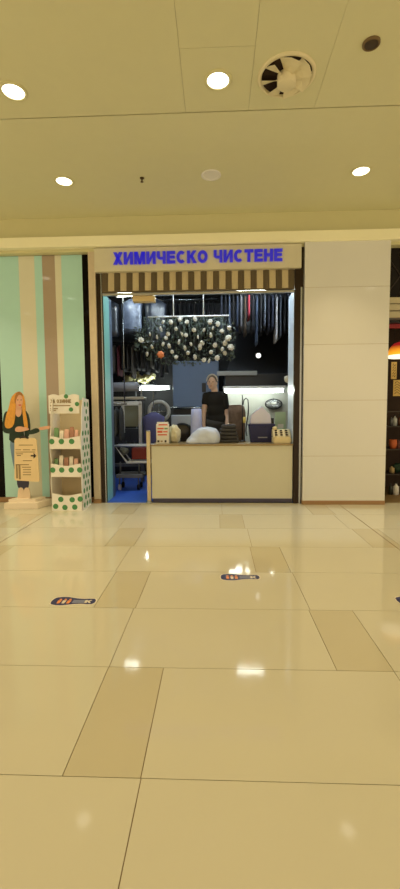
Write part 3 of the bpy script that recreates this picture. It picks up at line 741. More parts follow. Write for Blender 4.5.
# folded dark grey clothes in front of the assistant
b = MB(); p = P(226, 440, 6.42)
gm = mat('folded_grey', (66, 66, 70), .85, var=.2)
for k in range(5): b.box(p.x-.13+.015*k, p.x+.2-.012*k, 6.32, 6.6, CT+.055*k, CT+.055*k+.05, gm, .022)
tag(b.build('folded_clothes'), 'pile of folded dark grey clothes in front of the shop assistant', 'clothes')
# brown patterned upholstered chair back behind
p, q = P(226.5, 405, 7.55), P(240.5, 444, 7.55)
t = thing('padded_chair', ((p.x+q.x)/2, 7.55, .2), 'brown patterned padded chair beside the shop assistant', 'chair')
br = mat('brown_pattern', (134, 108, 88), .8, var=.55, scale=16)
b = MB(); b.loft([[(p.x+dx*w_, 7.55+dy*.05, z) for dx, dy in ((-.9, -1), (.9, -1), (1, 0), (.9, 1), (-.9, 1), (-1, 0))] for z, w_ in ((.7, .2), (1.0, .21), (1.3, .215), (p.z-.03, .19), (p.z, .13))], br); 
for v in b.bm.verts: v.co.x += (q.x-p.x)/2
b.build('backrest', t)
b = MB(); cx = (p.x+q.x)/2; b.box(cx-.22, cx+.22, 7.17, 7.55, .62, .70, br, .03); b.build('seat', t)
for sx in (-.19, .19):
    for yy in (7.21, 7.51): b = MB(); b.tube([(cx+sx, yy, .2), (cx+sx, yy, .63)], .018, dark_m); b.build('leg', t)
# steam hose on a pole
t = thing('steam_iron_hose', (P(245, 440, 6.56).x, 6.5, CT), 'dark steam hose with a yellow cuff hooped on a pole', 'hose')
x = P(242.5, 420, 6.54).x
b = MB(); b.tube([(x, 6.58, CT), (x, 6.58, P(242, 395, 6.54).z)], .008, dark_m); b.build('pole', t)
b = MB(); b.tube([P(u, v, 6.54) for u, v in ((243, 405), (244, 400), (246, 398), (248, 400), (248.5, 408), (248, 416), (246.5, 424), (246, 431), (247, 436))], .009, dark_m); b.build('hose', t)
b = MB(); b.tube([P(244.5, 417, 6.52), P(244.3, 423, 6.52)], .022, mat('yellow_cuff', (214, 196, 110), .5), 12); b.build('cuff', t)
b = MB(); b.lathe([(0, 0), (.05, 0), (.05, .015), (.02, .02), (0, .02)], dark_m, 20, Matrix.Translation((x, 6.56, CT))); b.build('base', t)
# dark blue basket with white folded shirts
a, c = P(249, 424, 6.4), P(274, 437, 6.4)
t = thing('navy_crate', ((a.x+c.x)/2, 6.44, CT), 'navy blue crate on the counter near the cream register', 'crate')
nv = mat('navy_plastic', (22, 28, 84), .35)
b = MB(); x0_, x1_, z1_ = a.x, c.x, a.z
b.loft([[(x0_+.03, 6.36, CT), (x1_-.03, 6.36, CT), (x1_-.03, 6.58, CT), (x0_+.03, 6.58, CT)], [(x0_, 6.33, z1_), (x1_, 6.33, z1_), (x1_, 6.6, z1_), (x0_, 6.6, z1_)]], nv, False); b.build('crate_body', t)
b = MB(); b.box(x0_-.01, x1_+.01, 6.32, 6.61, z1_-.03, z1_, nv, .008); b.build('rim', t)
b = MB(); xm = (x0_+x1_)/2; b.box(xm-.06, xm+.08, 6.322, 6.335, CT+.07, CT+.085, stgrey_m); b.build('label_strip', t)
b = MB(); sh = mat('white_shirt', (220, 222, 252), .7, bump=.3)
pz = [P(u, v, 6.45) for u, v in ((250, 424), (251, 415), (256, 412), (259.5, 408), (262, 406), (265, 411), (270, 414), (271, 424))]
b.prism([(p.x, p.z) for p in pz][::-1], 6.40, 6.52, sh); bmesh.ops.bevel(b.bm, geom=b.bm.edges[:], offset=.012, segments=2, affect='EDGES')
o = b.build('white_shirt_stack'); tag(o, 'white shirts standing folded in the navy crate', 'clothes')
b = MB(); p = P(271, 421, 6.55); q = P(274.5, 430, 6.55); b.box(p.x, q.x, 6.615, 6.637, CT, P(272, 418, 6.6).z, dark_m, .005); tag(b.build('dark_card_reader'), 'black upright slab standing behind the navy crate', 'device')
# cream register
p, q = P(272.5, 428, 6.2), P(290, 444, 6.2)
t = thing('cash_register', ((p.x+q.x)/2, 6.2, CT), 'cream cash register with dark keys at the pillar end of the counter', 'cash register')
crm = mat('cream_plastic', (226, 212, 168), .4)
b = MB(); b.prism([(p.x, CT), (q.x, CT), (q.x, CT+.10), (p.x, CT+.10)], 6.08, 6.315, crm); bmesh.ops.bevel(b.bm, geom=b.bm.edges[:], offset=.015, segments=2, affect='EDGES'); b.build('base', t)
b = MB(); xm = (p.x+q.x)/2; b.loft([[(xm+dx*.125, 6.1, CT+.095), (xm+dx*.125, 6.31, CT+.095), (xm+dx*.125, 6.31, CT+.2), (xm+dx*.125, 6.19, CT+.19)] for dx in (-1, -.8, .8, 1)], crm, False); b.build('keyboard_slope', t)
b = MB()
for i in range(3):
    for j in range(3):
        x = xm-.085+.075*i; y = 6.115+.03*j; z = CT+.125+.03*j
        b.box(x-.016, x+.016, y-.02, y+.004, z-.008, z+.01, darkink_m, .003)
b.build('keys', t)
b = MB(); b.box(p.x+.01, p.x+.07, 6.2, 6.3, CT+.19, CT+.24, crm, .015); b.build('printer_hump', t)
# green display board behind register
p, q = P(275, 412, 6.6), P(291, 427, 6.6)
t = thing('price_board', ((p.x+q.x)/2, 6.62, CT), 'pale green price board standing behind the cream register', 'board')
b = MB(); b.box(p.x, min(q.x, 1.075), 6.6, 6.62, CT+.05, p.z, mat('pale_green_board', (176, 200, 166), .4), .003); b.build('panel', t)
b = MB(); b.box(p.x+.04, min(q.x, 1.08)-.04, 6.598, 6.6, CT+.2, CT+.27, card_m); b.build('paper_strip', t)
b = MB(); b.box(p.x, min(q.x, 1.08), 6.58, 6.64, CT, CT+.05, white_m, .006); b.build('base', t)
# coil of shiny hooks on the partition
c0 = at(274, 404, 8.2)
t = thing('wire_basket', (c0.x, 8.2, c0.z), 'shiny oval wire basket hung on the pale partition wall', 'basket')
b = MB()
for k in range(5):
    rx, rz = .16-.02*k, .095-.014*k
    b.tube([c0+Vector((rx*math.cos(a), -.03*k+.04, rz*math.sin(a))) for a in [2*PI*i/28 for i in range(28)]], .010 if k == 0 else .005, steel_m if k else dark_m, 6, True)
b.build('wire_rings', t)
b = MB()
for k in range(10):
    a = 2*PI*k/10; b.tube([c0+Vector((.16*math.cos(a), .04, .095*math.sin(a))), c0+Vector((.08*math.cos(a), -.08, .04*math.sin(a)))], .004, steel_m, 5)
b.build('wire_ribs', t)
b = MB(); b.blob(c0+Vector((.0, -.02, -.0)), (.11, .05, .055), mat('silver_filling', (190, 194, 186), .3, metal=.6, bump=.5), 3, .5, 8, None, 2); b.build('filling', t)
b = MB(); b.tube([c0+Vector((0, .04, .09)), (c0.x, 8.3, c0.z+.12)], .008, steel_m); b.build('hook', t)
# white rose by the jamb
p = at(288, 379, 6.55)
t = thing('wall_flower', (1.08, 6.55, p.z), 'single white artificial flower on the pale blue jamb', 'flower')
b = MB(); b.blob(p, (.055, .05, .055), petal_m, 3, .4, 8, None, 5); b.build('bloom', t)
b = MB(); b.tube([p, (1.095, 6.47, p.z-.06)], .005, leaf_m); b.blob(p+Vector((.02, 0, -.07)), (.02, .01, .04), leaf_m, 2); b.build('stem', t)
# ================================================================== SHOP ASSISTANT
def remesh_obj(mb, name, parent, vox, smooth=4):
    o = mb.build(name, parent)
    r = o.modifiers.new('r', 'REMESH'); r.mode = 'VOXEL'; r.voxel_size = vox; r.use_smooth_shade = True
    s = o.modifiers.new('s', 'SMOOTH'); s.iterations = smooth; s.factor = .5
    return o
def limb(mb, pts, rad, m, seg=12):
    mb.tube(pts, rad, m, seg)
    for p, r in zip(pts, rad): mb.blob(p, (r, r, r), m, 2)
PX, PY, PZ = at(215, 400, 7.0).x, 7.0, .20
HT = at(212, 375.5, 7.0).z-PZ          # standing height
k = HT/1.70
def B(x, y, z): return Vector((PX+x*k, PY+y*k, PZ+z*k))
per = thing('person', (PX, PY, PZ), 'shop assistant in a black T-shirt standing behind the counter looking down', 'person')
b = MB(); m = pale_skin
# head tilted down to the viewer's left
hc = B(-.045, -.03, 1.585)
b.blob(hc, (.068*k, .088*k, .1*k), m, 3); b.blob(hc+Vector((-.012, -.035, -.06))*k, (.052*k, .055*k, .055*k), m, 3)
b.blob(hc+Vector((-.018, -.098, -.02))*k, (.012*k, .02*k, .022*k), m, 2)
for s in (-1, 1): b.blob(hc+Vector((s*.075, .005, -.015))*k, (.012*k, .022*k, .03*k), m, 2)
limb(b, [B(-.02, 0, 1.53), B(0, .01, 1.41)], [.05*k, .056*k], m)
# torso
b.blob(B(0, 0, 1.28), (.135*k, .1*k, .16*k), m, 3); b.blob(B(0, 0, 1.1), (.125*k, .10*k, .17*k), m, 3); b.blob(B(0, 0, .93), (.15*k, .11*k, .14*k), m, 3)
RS, LS = B(-.15, 0, 1.37), B(.15, 0, 1.365)
RE, RW = B(-.185, -.02, 1.08), B(-.185, -.09, .84)
LE, LW = B(.18, .02, 1.06), B(.20, -.12, .84)
limb(b, [RS, RE, RW], [.052*k, .04*k, .028*k], m); limb(b, [LS, LE, LW], [.052*k, .04*k, .028*k], m)
def hand(w, d, side):
    d = d.normalized(); up = Vector((0, 0, 1)) if abs(d.z) < .8 else Vector((0, -1, 0)); sd = d.cross(up).normalized()*side; nrm = sd.cross(d)*side
    pc = w+d*.045*k; b.blob(pc, (.036*k, .036*k, .036*k), m, 2); limb(b, [w, w+d*.08*k], [.028*k, .03*k], m)
    for i, (L, o_) in enumerate(((.068, -.028), (.078, -.010), (.072, .009), (.055, .026))):
        s0 = w+d*.085*k+sd*o_*k
        limb(b, [s0, s0+d*L*.55*k-nrm*.004*k, s0+d*L*k-nrm*.02*k], [.0095*k, .009*k, .0075*k], m, 8)
    s0 = w+d*.03*k-sd*.03*k
    limb(b, [s0, s0+d*.03*k-sd*.022*k, s0+d*.06*k-sd*.026*k], [.012*k, .011*k, .009*k], m, 8)
hand(RW, Vector((.05, -.1, -1)), 1); hand(LW, Vector((-.05, -.15, -1)), -1)
for s in (-1, 1):
    limb(b, [B(s*.085, 0, .9), B(s*.09, -.01, .5), B(s*.09, .02, .09)], [.085*k, .058*k, .04*k], m)
    b.blob(B(s*.09, -.06, .035), (.042*k, .12*k, .034*k), m, 3)
remesh_obj(b, 'body', per, .009, 3)
b = MB(); tm = mat('black_tshirt', (18, 18, 20), .85, var=.15)
b.blob(B(0, 0, 1.29), (.145*k, .115*k, .16*k), tm, 3); b.blob(B(.01, 0, 1.12), (.15*k, .12*k, .2*k), tm, 3); b.blob(B(.02, 0, .98), (.17*k, .13*k, .14*k), tm, 3)
limb(b, [B(-.08, 0, 1.39), RS, RS.lerp(RE, .38)], [.055*k, .062*k, .06*k], tm); limb(b, [B(.08, 0, 1.39), LS, LS.lerp(LE, .55)], [.055*k, .064*k, .066*k], tm)
remesh_obj(b, 'tshirt', per, .012, 4)
b = MB(); jm = mat('grey_trousers', (60, 62, 66), .8)
b.blob(B(0, 0, .92), (.185*k, .135*k, .13*k), jm, 3)
for s in (-1, 1): limb(b, [B(s*.085, 0, .88), B(s*.09, -.01, .5), B(s*.09, .02, .11)], [.1*k, .075*k, .065*k], jm)
remesh_obj(b, 'trousers', per, .014, 3)
b = MB(); hm = mat('ash_hair', (96, 86, 80), .6, var=.3, scale=30)
b.blob(hc+Vector((.004, .022, .022))*k, (.077*k, .088*k, .097*k), hm, 3); b.blob(hc+Vector((.01, .06, -.05))*k, (.06*k, .05*k, .08*k), hm, 3)
remesh_obj(b, 'hair', per, .01, 2)
b = MB(); b.tube([hc+Vector((.088*math.cos(a), .01-.02*math.sin(a), .02+.108*math.sin(a)))*k for a in [PI*i/14 for i in range(15)]], .012*k, mat('pale_band', (190, 188, 184), .6), 8); b.build('headband', per)
for s in (-1, 1):
    b = MB(); b.blob(hc+Vector((-.016+s*.03, -.084, .004))*k, (.011*k, .008*k, .006*k), darkink_m, 2); b.build('eye', per)
b = MB(); b.blob(hc+Vector((-.018, -.086, -.062))*k, (.022*k, .008*k, .006*k), mat('lips', (160, 96, 90), .5), 2); b.build('mouth', per)
for s in (-1, 1):
    b = MB(); b.blob(B(s*.09, -.06, .035), (.05*k, .135*k, .05*k), dark_m, 3, 0, 6, PZ+.0); b.build('shoe', per)

# ================================================================== CARDBOARD STANDEE
YS = 5.72
def S(x, y, Y=YS): v = at(x, y, Y); return (v.x, v.z)
st = thing('cardboard_standee', (at(22, 500, YS).x, YS, 0), 'life-like cardboard cutout of a long haired woman in dark green holding a sign', 'cardboard cutout')
p, q = at(5, 509, 5.6), at(46, 500, 5.6)
b = MB(); b.flat([(-2.93, 5.60), (-2.47, 5.62), (-2.36, 5.93), (-2.84, 5.93)], 0.0, .085, mat('plinth_white', (232, 220, 200), .5)); bmesh.ops.bevel(b.bm, geom=b.bm.edges[:], offset=.006, segments=2, affect='EDGES')
b.flat([(-2.89, 5.66), (-2.52, 5.67), (-2.46, 5.88), (-2.82, 5.88)], .083, .125, mat('plinth_white', (232, 220, 200), .5)); b.build('plinth', st)
T0, T1 = YS, YS+.012
def cut(pts, m, y0, y1, name, smoothn=2):
    """Chaikin-smoothed outline cut from board"""
    pts = [S(*p) for p in pts]
    for _ in range(smoothn):
        pts = [r for a_, b_ in zip(pts, pts[1:]+pts[:1]) for r in ((a_[0]*.75+b_[0]*.25, a_[1]*.75+b_[1]*.25), (a_[0]*.25+b_[0]*.75, a_[1]*.25+b_[1]*.75))]
    mb = MB(); mb.prism(pts, y0, y1, m)
    return mb.build(name, st)
cut([(9, 438), (20, 438), (23, 460), (24, 482), (19, 483), (17, 482), (16, 476), (12, 460)], jeans_m, T0, T1, 'jeans')
cut([(19, 440), (27, 440), (28, 482), (22, 483)], jeans_m, T0+.001, T1, 'jeans')
cut([(16.5, 474), (28.5, 474), (29, 490), (17.5, 490)], mat('navy_boot', (54, 54, 78), .6), T0-.002, T1, 'boots')
for dx in (0, 6.0):
    cut([(18.6+dx, 487.5), (23.2+dx, 487.5), (24.2+dx, 493), (24+dx, 501), (17.6+dx, 501), (17.8+dx, 493)], mat('cream_shoe', (226, 204, 176), .6), T0-.004, T1, 'shoe')
cut([(4, 414), (10, 409), (16, 410), (22, 409), (27.5, 412), (30, 422), (30, 434), (24, 442), (9, 443), (9.5, 430), (3, 426)], knit_m, T0-.001, T1, 'sweater', 1)
cut([(4, 412), (9, 411), (10, 422), (20, 428), (20, 433), (6, 434), (2, 430)], knit_m, T0-.006, T0-.001, 'sleeve')
cut([(26, 433), (31, 430), (37, 427.5), (40, 430), (39, 432.5), (30, 435)], knit_m, T0-.006, T0-.001, 'sleeve')
cut([(15, 404), (21.5, 404), (22, 414), (18.5, 418), (15, 414)], skin_m, T0-.004, T1, 'neck')
cut([(11, 398), (15, 393), (19, 391.5), (23, 394), (25, 401), (25.5, 412), (28, 422), (28, 432), (24.5, 428), (23, 415), (22, 404), (16, 402), (15.5, 416), (14, 426), (9, 429), (4.5, 427), (6, 416), (9, 408)], hair_m, T0-.008, T1, 'hair')
cut([(16, 398), (19, 394.5), (22, 395.5), (23.2, 399), (23, 404), (21, 408.5), (18.5, 408.5), (16, 404)], skin_m, T0-.012, T0-.003, 'face')
cut([(15, 397.5), (17, 392.5), (20, 391.2), (22.8, 393.8), (23.2, 397), (21.5, 394.8), (19, 394.8), (17, 398.5), (16, 404), (15, 403)], mat('hair_root', (168, 112, 48), .5), T0-.013, T0-.003, 'fringe')
for x in (18.2, 21.6): cut([(x-.9, 400), (x, 399.4), (x+.9, 400), (x, 400.5)], darkink_m, T0-.0135, T0-.011, 'eye', 1)
cut([(18.3, 404.8), (20.2, 404.4), (22.2, 404.6), (20.4, 406.4)], mat('print_lips', (206, 96, 84), .5), T0-.0135, T0-.011, 'mouth', 1)
cut([(19.9, 400.5), (20.6, 403.2), (19.6, 403.4)], mat('skin_shade', (206, 150, 118), .5), T0-.0135, T0-.011, 'nose', 1)
cut([(15.5, 428), (19, 426), (24, 427), (28.5, 428), (30, 429.5), (25, 431), (20, 432), (15.5, 431.5)], skin_m, T0-.014, T0-.007, 'hand')
cut([(38.5, 427.5), (44, 426.5), (49, 425.5), (51, 426.5), (50, 428.5), (46, 429.5), (40, 430.5)], skin_m, T0-.010, T0-.003, 'hand')
# sign board she holds
hb = mat('sign_board_cream', (230, 206, 160), .5, var=.03)
def prism_at(name, pts, m, y0, y1, parent): mb = MB(); mb.prism([S(*p) for p in pts], y0, y1, m); return mb.build(name, parent)
bo = prism_at('held_sign', [(15.5, 440), (17, 438), (35.5, 438), (37.5, 440), (40.5, 480), (39.5, 481.5), (16.5, 480), (15.5, 478)], hb, T0-.032, T0-.018, st)
mb = MB()
def ln(x0, x1, y0, y1, m):
    pa_, pb_ = S(x0, y1), S(x1, y0); mb.box(pa_[0], pb_[0], T0-.0335, T0-.032, pa_[1], pb_[1], m)
for x0, x1, y in ((20, 34, 444.5), (16.6, 22, 449.2), (24, 31, 449.2), (33, 36.5, 449.2), (16.6, 36, 451.4), (17, 24, 453.2), (24, 33, 460), (17, 30, 464), (23, 32, 466.5), (24, 32, 469), (24, 32, 471.4), (24, 32, 474)): ln(x0, x1, y, y+.8, ink_m)
for x0, x1, y0, y1 in ((17.4, 18.6, 464, 478), (20, 21.4, 464, 479)): ln(x0, x1, y0, y1, ink_m)
ln(18, 22, 455, 455.6, darkink_m)
mb.build('printed_text', bo)
prism_at('black_arrow', [(31.8, 454.8), (34.6, 454.8), (34.6, 452.6), (37.4, 455.6), (34.6, 458.4), (34.6, 456.2), (31.8, 456.2)], darkink_m, T0-.0345, T0-.032, bo)
pa_ = at(24.5, 437.5, T0-.02)
mb = MB(); mb.tube([(pa_.x-.06, T0-.025, pa_.z-.01), (pa_.x-.02, T0-.03, pa_.z+.015), (pa_.x+.06, T0-.025, pa_.z-.012)], .012, darkink_m, 8); mb.build('clip', bo)
mb = MB(); mb.tube([at(24.5, 436.5, T0-.022), at(24.2, 431, T0-.016)], .004, steel_m, 6); mb.build('cord', bo)
mb = MB(); x = at(21, 470, YS).x; mb.prism([(x-.05, .12), (x+.05, .12), (x+.03, 1.0), (x-.03, 1.0)], T1, T1+.006, card_in); mb.prism([(x-.01, .12), (x+.01, .12), (x+.01, .9), (x-.01, .9)], T1, T1+.14, card_in); mb.build('back_strut', st)

# ================================================================== POLKA DOT DISPLAY STAND
FX0, FX1, FY = -2.222, -1.815, 5.52
DX = -.03; BY = 5.92       # the right side panel runs back to BY
ds = thing('display_stand', ((FX0+FX1)/2, 5.72, 0), 'white cardboard display stand with green polka dots beside the cutout', 'display stand')
def zpix(y, Y=FY): return at(64, y, Y).z
z_hd0, z_hd1 = zpix(413, 5.75), zpix(394, 5.75)
def dots(mb, cs, y, r, nx=12):
    for (x, z) in cs: mb.prism([(x+r*math.cos(2*PI*i/nx), z+r*math.sin(2*PI*i/nx)) for i in range(nx)], y-.0025, y, dot_m)
# base lip
def lip(z0, z1, wave, name, dl):
    b = MB(); W = FX1-FX0; n = 24
    top = [(FX0+W*i/n, z1-wave*(.5+.5*math.cos(2*PI*i/n))*(-1)-wave) for i in range(n+1)]
    b.prism([(FX0, z0), (FX1, z0)]+top[::-1], FY, FY+.008, card_m); dots(b, dl, FY, .037); return b.build(name, ds)
zb1 = zpix(495); W = FX1-FX0
lip(0.0, zb1+.02, .03, 'base_lip', [(FX0+W*u, z) for u, z in ((.12, .06), (.43, .045), (.76, .05), (.3, .155), (.68, .15), (.95, .16))])
lip(zpix(477), zpix(464.5)+.01, .03, 'shelf_lip', [(FX0+W*u, zpix(470)) for u in (.06, .36, .68, .96)])
lip(zpix(449), zpix(437)+.01, .03, 'shelf_lip', [(FX0+W*u, zpix(441.5)) for u in (.06, .38, .72)])
# sides
def side(x, name, withdots):
    b = MB(); n0 = 0
    prof = []
    nst = 30
    for i in range(nst+1):
        z = 1.52*i/nst; fy = FY + (.015*math.sin(z*13)+.015) + (.12*max(0, (z-1.0)/.52))
        prof.append((fy, z))
    prof += [(BY, 1.50), (BY, 0)]
    a_ = [b.bm.verts.new((x, y, z)) for y, z in prof]; c_ = [b.bm.verts.new((x+.008, y, z)) for y, z in prof]
    b.bm.faces.new(a_); b.bm.faces.new(c_[::-1])
    for i in range(len(prof)): j = (i+1) % len(prof); b.bm.faces.new([a_[i], c_[i], c_[j], a_[j]])
    b._set(0, card_m)
    if withdots:
        for row in range(15):
            for col in range(3):
                y = FY+.09+.12*col+(.06 if row % 2 else 0); z = .06+.098*row
                if y > BY-.04 or (z > 1.05 and y < FY+.16): continue
                n0 = len(b.bm.faces); vs = [b.bm.verts.new((x+.0105, y+.036*math.cos(2*PI*i/12), z+.036*math.sin(2*PI*i/12))) for i in range(12)]
                b.bm.faces.new(vs); b._set(n0, dot_m)
    return b.build(name, ds)
side(FX0-.008, 'side_panel', False); side(FX1, 'side_panel', True)
b = MB(); b.box(FX0, FX1, BY-.01, BY, 0, 1.5, mat('cardboard_back', (226, 212, 178), .6)); b.build('back_panel', ds)
for zz, nm in ((zpix(476.5), 'shelf'), (zpix(449), 'shelf')):
    b = MB(); b.box(FX0, FX1, FY+.008, BY-.01, zz, zz+.008, card_in); b.build(nm, ds)
b = MB(); b.box(FX0, FX1, FY+.012, BY-.01, .11, .118, card_in); b.build('shelf', ds)
# header card
b = MB(); hx0, hx1 = at(48.5, 400, 5.68).x, at(79, 400, 5.68).x
n = 28; zt = zpix(394, 5.68); zb = zpix(413.5, 5.68)
top = [(hx0+(hx1-hx0)*i/n, zt-.02+.018*abs(math.sin(PI*3*i/n))) for i in range(n+1)]
b.prism([(hx0, zb), (hx1, zb)]+top[::-1], 5.68, 5.688, card_m)
dots(b, [(at(66, 395.5, 5.68).x, at(66, 395.5, 5.68).z-.012), (at(71, 409.5, 5.68).x, at(71, 409.5, 5.68).z), (at(77, 404, 5.68).x, at(77, 404, 5.68).z)], 5.68, .03)
b.build('header_card', ds)
hx = at(50.5, 400, 5.68).x; hw = at(71, 400, 5.68).x
mb = letters('ЗА ОЗИННЕ', hx, hw, at(60, 403, 5.68).z, at(60, 399.4, 5.68).z, 5.676, 5.68, ink_m); mb.build('heading', ds)
b = MB()
for x0, x1, y in ((50, 70.5, 405.2), (50, 58, 408.2), (50, 56, 410)):
    a_ = at(x0, y, 5.68); c_ = at(x1, y+.8, 5.68); b.box(a_.x, c_.x, 5.678, 5.68, c_.z, a_.z, ink_m)
b.build('printed_text', ds)
# small goods on the shelves
gm1 = mat('pouch_pink', (226, 180, 164), .5); gm2 = mat('pouch_green', (110, 150, 104), .5); gm3 = mat('pouch_white', (230, 224, 210), .5); gm4 = mat('pouch_brown', (170, 124, 104), .5)
def pouch(x, z, w, h, m, lab, y=5.58, lean=.02):
    t_ = thing('small_carton', (x, y, z), lab, 'carton', 'small goods on the polka dot stand')
    b = MB(); b.loft([[(x-w/2, y-.02, z), (x+w/2, y-.02, z), (x+w/2, y+.02, z), (x-w/2, y+.02, z)], [(x-w*.5, y-.016+lean, z+h*.8), (x+w*.5, y-.016+lean, z+h*.8), (x+w*.5, y+.016+lean, z+h*.8), (x-w*.5, y+.016+lean, z+h*.8)], [(x-w*.46, y-.003+lean, z+h), (x+w*.46, y-.003+lean, z+h), (x+w*.46, y+.003+lean, z+h), (x-w*.46, y+.003+lean, z+h)]], m, False); b.build('pack', t_)
    b = MB(); b.box(x-w*.3, x+w*.3, y-.0235, y-.018, z+h*.25, z+h*.5, gm3 if m is not gm3 else gm2); b.build('pack_label', t_)
zs1 = zpix(449)+.009; zs2 = zpix(476.5)+.009
hi = zpix(428)-zs1
for x, w, h, m, lab in ((56, .06, 1.0, gm2, 'green pack on the top shelf of the polka dot stand'), (61.2, .055, .86, gm3, 'white pack on the top shelf beside the green one'), (66.3, .06, .93, gm1, 'pink pack in the middle of the top shelf'), (71.5, .055, 1.04, gm4, 'brown pack on the top shelf of the polka dot stand'), (76, .045, .9, gm1, 'pink pack at the end of the top shelf by the dotted side')):
    pouch(at(x, 430, 5.58).x, zs1, w, hi*h, m, lab)
hi = zpix(455)-zs2
for x, w, h, m, lab in ((56, .05, .8, gm2, 'green pack on the lower shelf of the polka dot stand'), (61, .055, .95, gm3, 'white pack on the lower shelf beside the green one'), (66, .06, .85, gm4, 'brown pack in the middle of the lower shelf'), (71, .05, .9, gm3, 'white pack on the lower shelf between brown and pink'), (75.7, .05, .8, gm1, 'pink pack on the lower shelf of the polka dot stand')):
    pouch(at(x, 460, 5.58).x, zs2, w, hi*h, m, lab)

# ================================================================== NEIGHBOUR SHOP ON THE RIGHT
b = MB(); b.box(2.35, 5.2, 7.4, 7.5, 0, 3.7, mat('neighbour_back', (58, 42, 32), .8, var=.4, scale=4)); struct(b.build('wall_neighbour_back'))
b = MB(); b.box(2.36, 2.42, 6.46, 7.4, 0, 3.7, shopdark_m); struct(b.build('wall_neighbour_side'))
b = MB(); b.box(5.2, 6.0, 6.1, 7.5, 0, 3.7, cream_m); struct(b.build('wall_far_right'))
b = MB(); b.box(2.35, 5.2, 6.2, 7.5, 3.6, 3.7, shopdark_m); struct(b.build('ceiling_neighbour'))
zt0, zt1 = at(395, 297, 6.1).z, at(395, 254, 6.1).z
t = thing('lattice_panel', (3.7, 6.12, zt0), 'dark brown lattice panel over the neighbouring shop front', 'panel')
b = MB(); b.box(2.353, 5.2, 6.12, 6.16, zt0, 3.6, mat('lattice_dark', (18, 11, 10), .5, spec=.2)); b.build('backing', t)
b = MB(); lt = mat('lattice_bar', (50, 36, 32), .4)
for i in range(16):
    x = 2.36+i*.16
    for sgn in (-1, 1):
        h = zt1-zt0
        b.tube([(x+(0 if sgn > 0 else h*.7), 6.115, zt0+.01), (x+(h*.7 if sgn > 0 else 0), 6.115, zt1)], .008, lt, 5)
b.build('lattice_bars', t)
za, zb = at(395, 318, 6.05).z, at(395, 297, 6.05).z
t = thing('shutter_housing', (3.7, 6.1, za), 'grey ribbed shutter housing above the neighbouring shop', 'shutter box')
b = MB(); hg = mat('shutter_grey', (186, 178, 150), .4)
for i in range(3):
    z0 = za+(zb-za)*i/3; b.box(2.353, 5.2, 6.04-.01*(i == 1), 6.2, z0+.006, z0+(zb-za)/3-.004, hg, .008)
b.build('ribbed_case', t)
b = MB(); b.box(2.36, 5.2, 6.08, 6.2, za, zb, grey_m); b.build('core', t)
z0, z1 = at(395, 328, 6.3).z, at(395, 322, 6.3).z
b = MB(); b.box(2.36, 5.2, 6.3, 6.34, z0, z1, mat('crimson', (150, 30, 40), .5), .004)
b.box(2.36, 5.2, 6.3, 6.33, z1, za+.02, mat('black_strip', (12, 10, 10), .6)); b.box(2.36, 5.19, 6.215, 6.33, za-.03, za+.02, dark_m)
tag(b.build('crimson_band'), 'crimson band under the grey shutter housing', 'band')
# glowing orange pendant
cp_ = at(400, 357, 6.5); r_ = at(412, 357, 6.5).x-cp_.x; h_ = at(400, 342, 6.5).z-cp_.z
t = thing('pendant_lamp', cp_, 'glowing orange and red glass pendant lamp in the neighbouring shop', 'pendant lamp')
M = Matrix.Translation(cp_)
sm = bpy.data.materials.new('amber_shade'); sm.use_nodes = True; nt = sm.node_tree; bs = nt.nodes['Principled BSDF']
tc = nt.nodes.new('ShaderNodeTexCoord'); sx = nt.nodes.new('ShaderNodeSeparateXYZ'); mr = nt.nodes.new('ShaderNodeMapRange'); rp = nt.nodes.new('ShaderNodeValToRGB')
nt.links.new(tc.outputs['Object'], sx.inputs[0]); nt.links.new(sx.outputs['Z'], mr.inputs['Value']); mr.inputs['From Min'].default_value = cp_.z; mr.inputs['From Max'].default_value = cp_.z+h_
nt.links.new(mr.outputs[0], rp.inputs[0]); rp.color_ramp.elements[0].color = (1, .42, .02, 1); rp.color_ramp.elements[0].position = .2; rp.color_ramp.elements[1].color = (.28, .01, .01, 1); rp.color_ramp.elements[1].position = .75
nt.links.new(rp.outputs[0], bs.inputs['Base Color']); nt.links.new(rp.outputs[0], bs.inputs['Emission Color']); bs.inputs['Emission Strength'].default_value = .6
b = MB(); b.lathe([(r_, .02), (r_*.97, h_*.35), (r_*.8, h_*.65), (r_*.5, h_*.9), (.03, h_)], sm, 32, M); b.build('glass_shade', t)
b = MB(); b.lathe([(0, -.012), (r_*.9, -.012), (r_*1.02, -.005), (r_*1.02, .022), (r_*.96, .024)], mat('white_rim_glow', (255, 245, 225), .4, emit=(1, .9, .68), estr=.8), 32, M); b.build('lit_rim', t)
b = MB(); b.tube([cp_+Vector((0, 0, h_)), (cp_.x, cp_.y, 3.605)], .008, dark_m); b.build('cord', t)
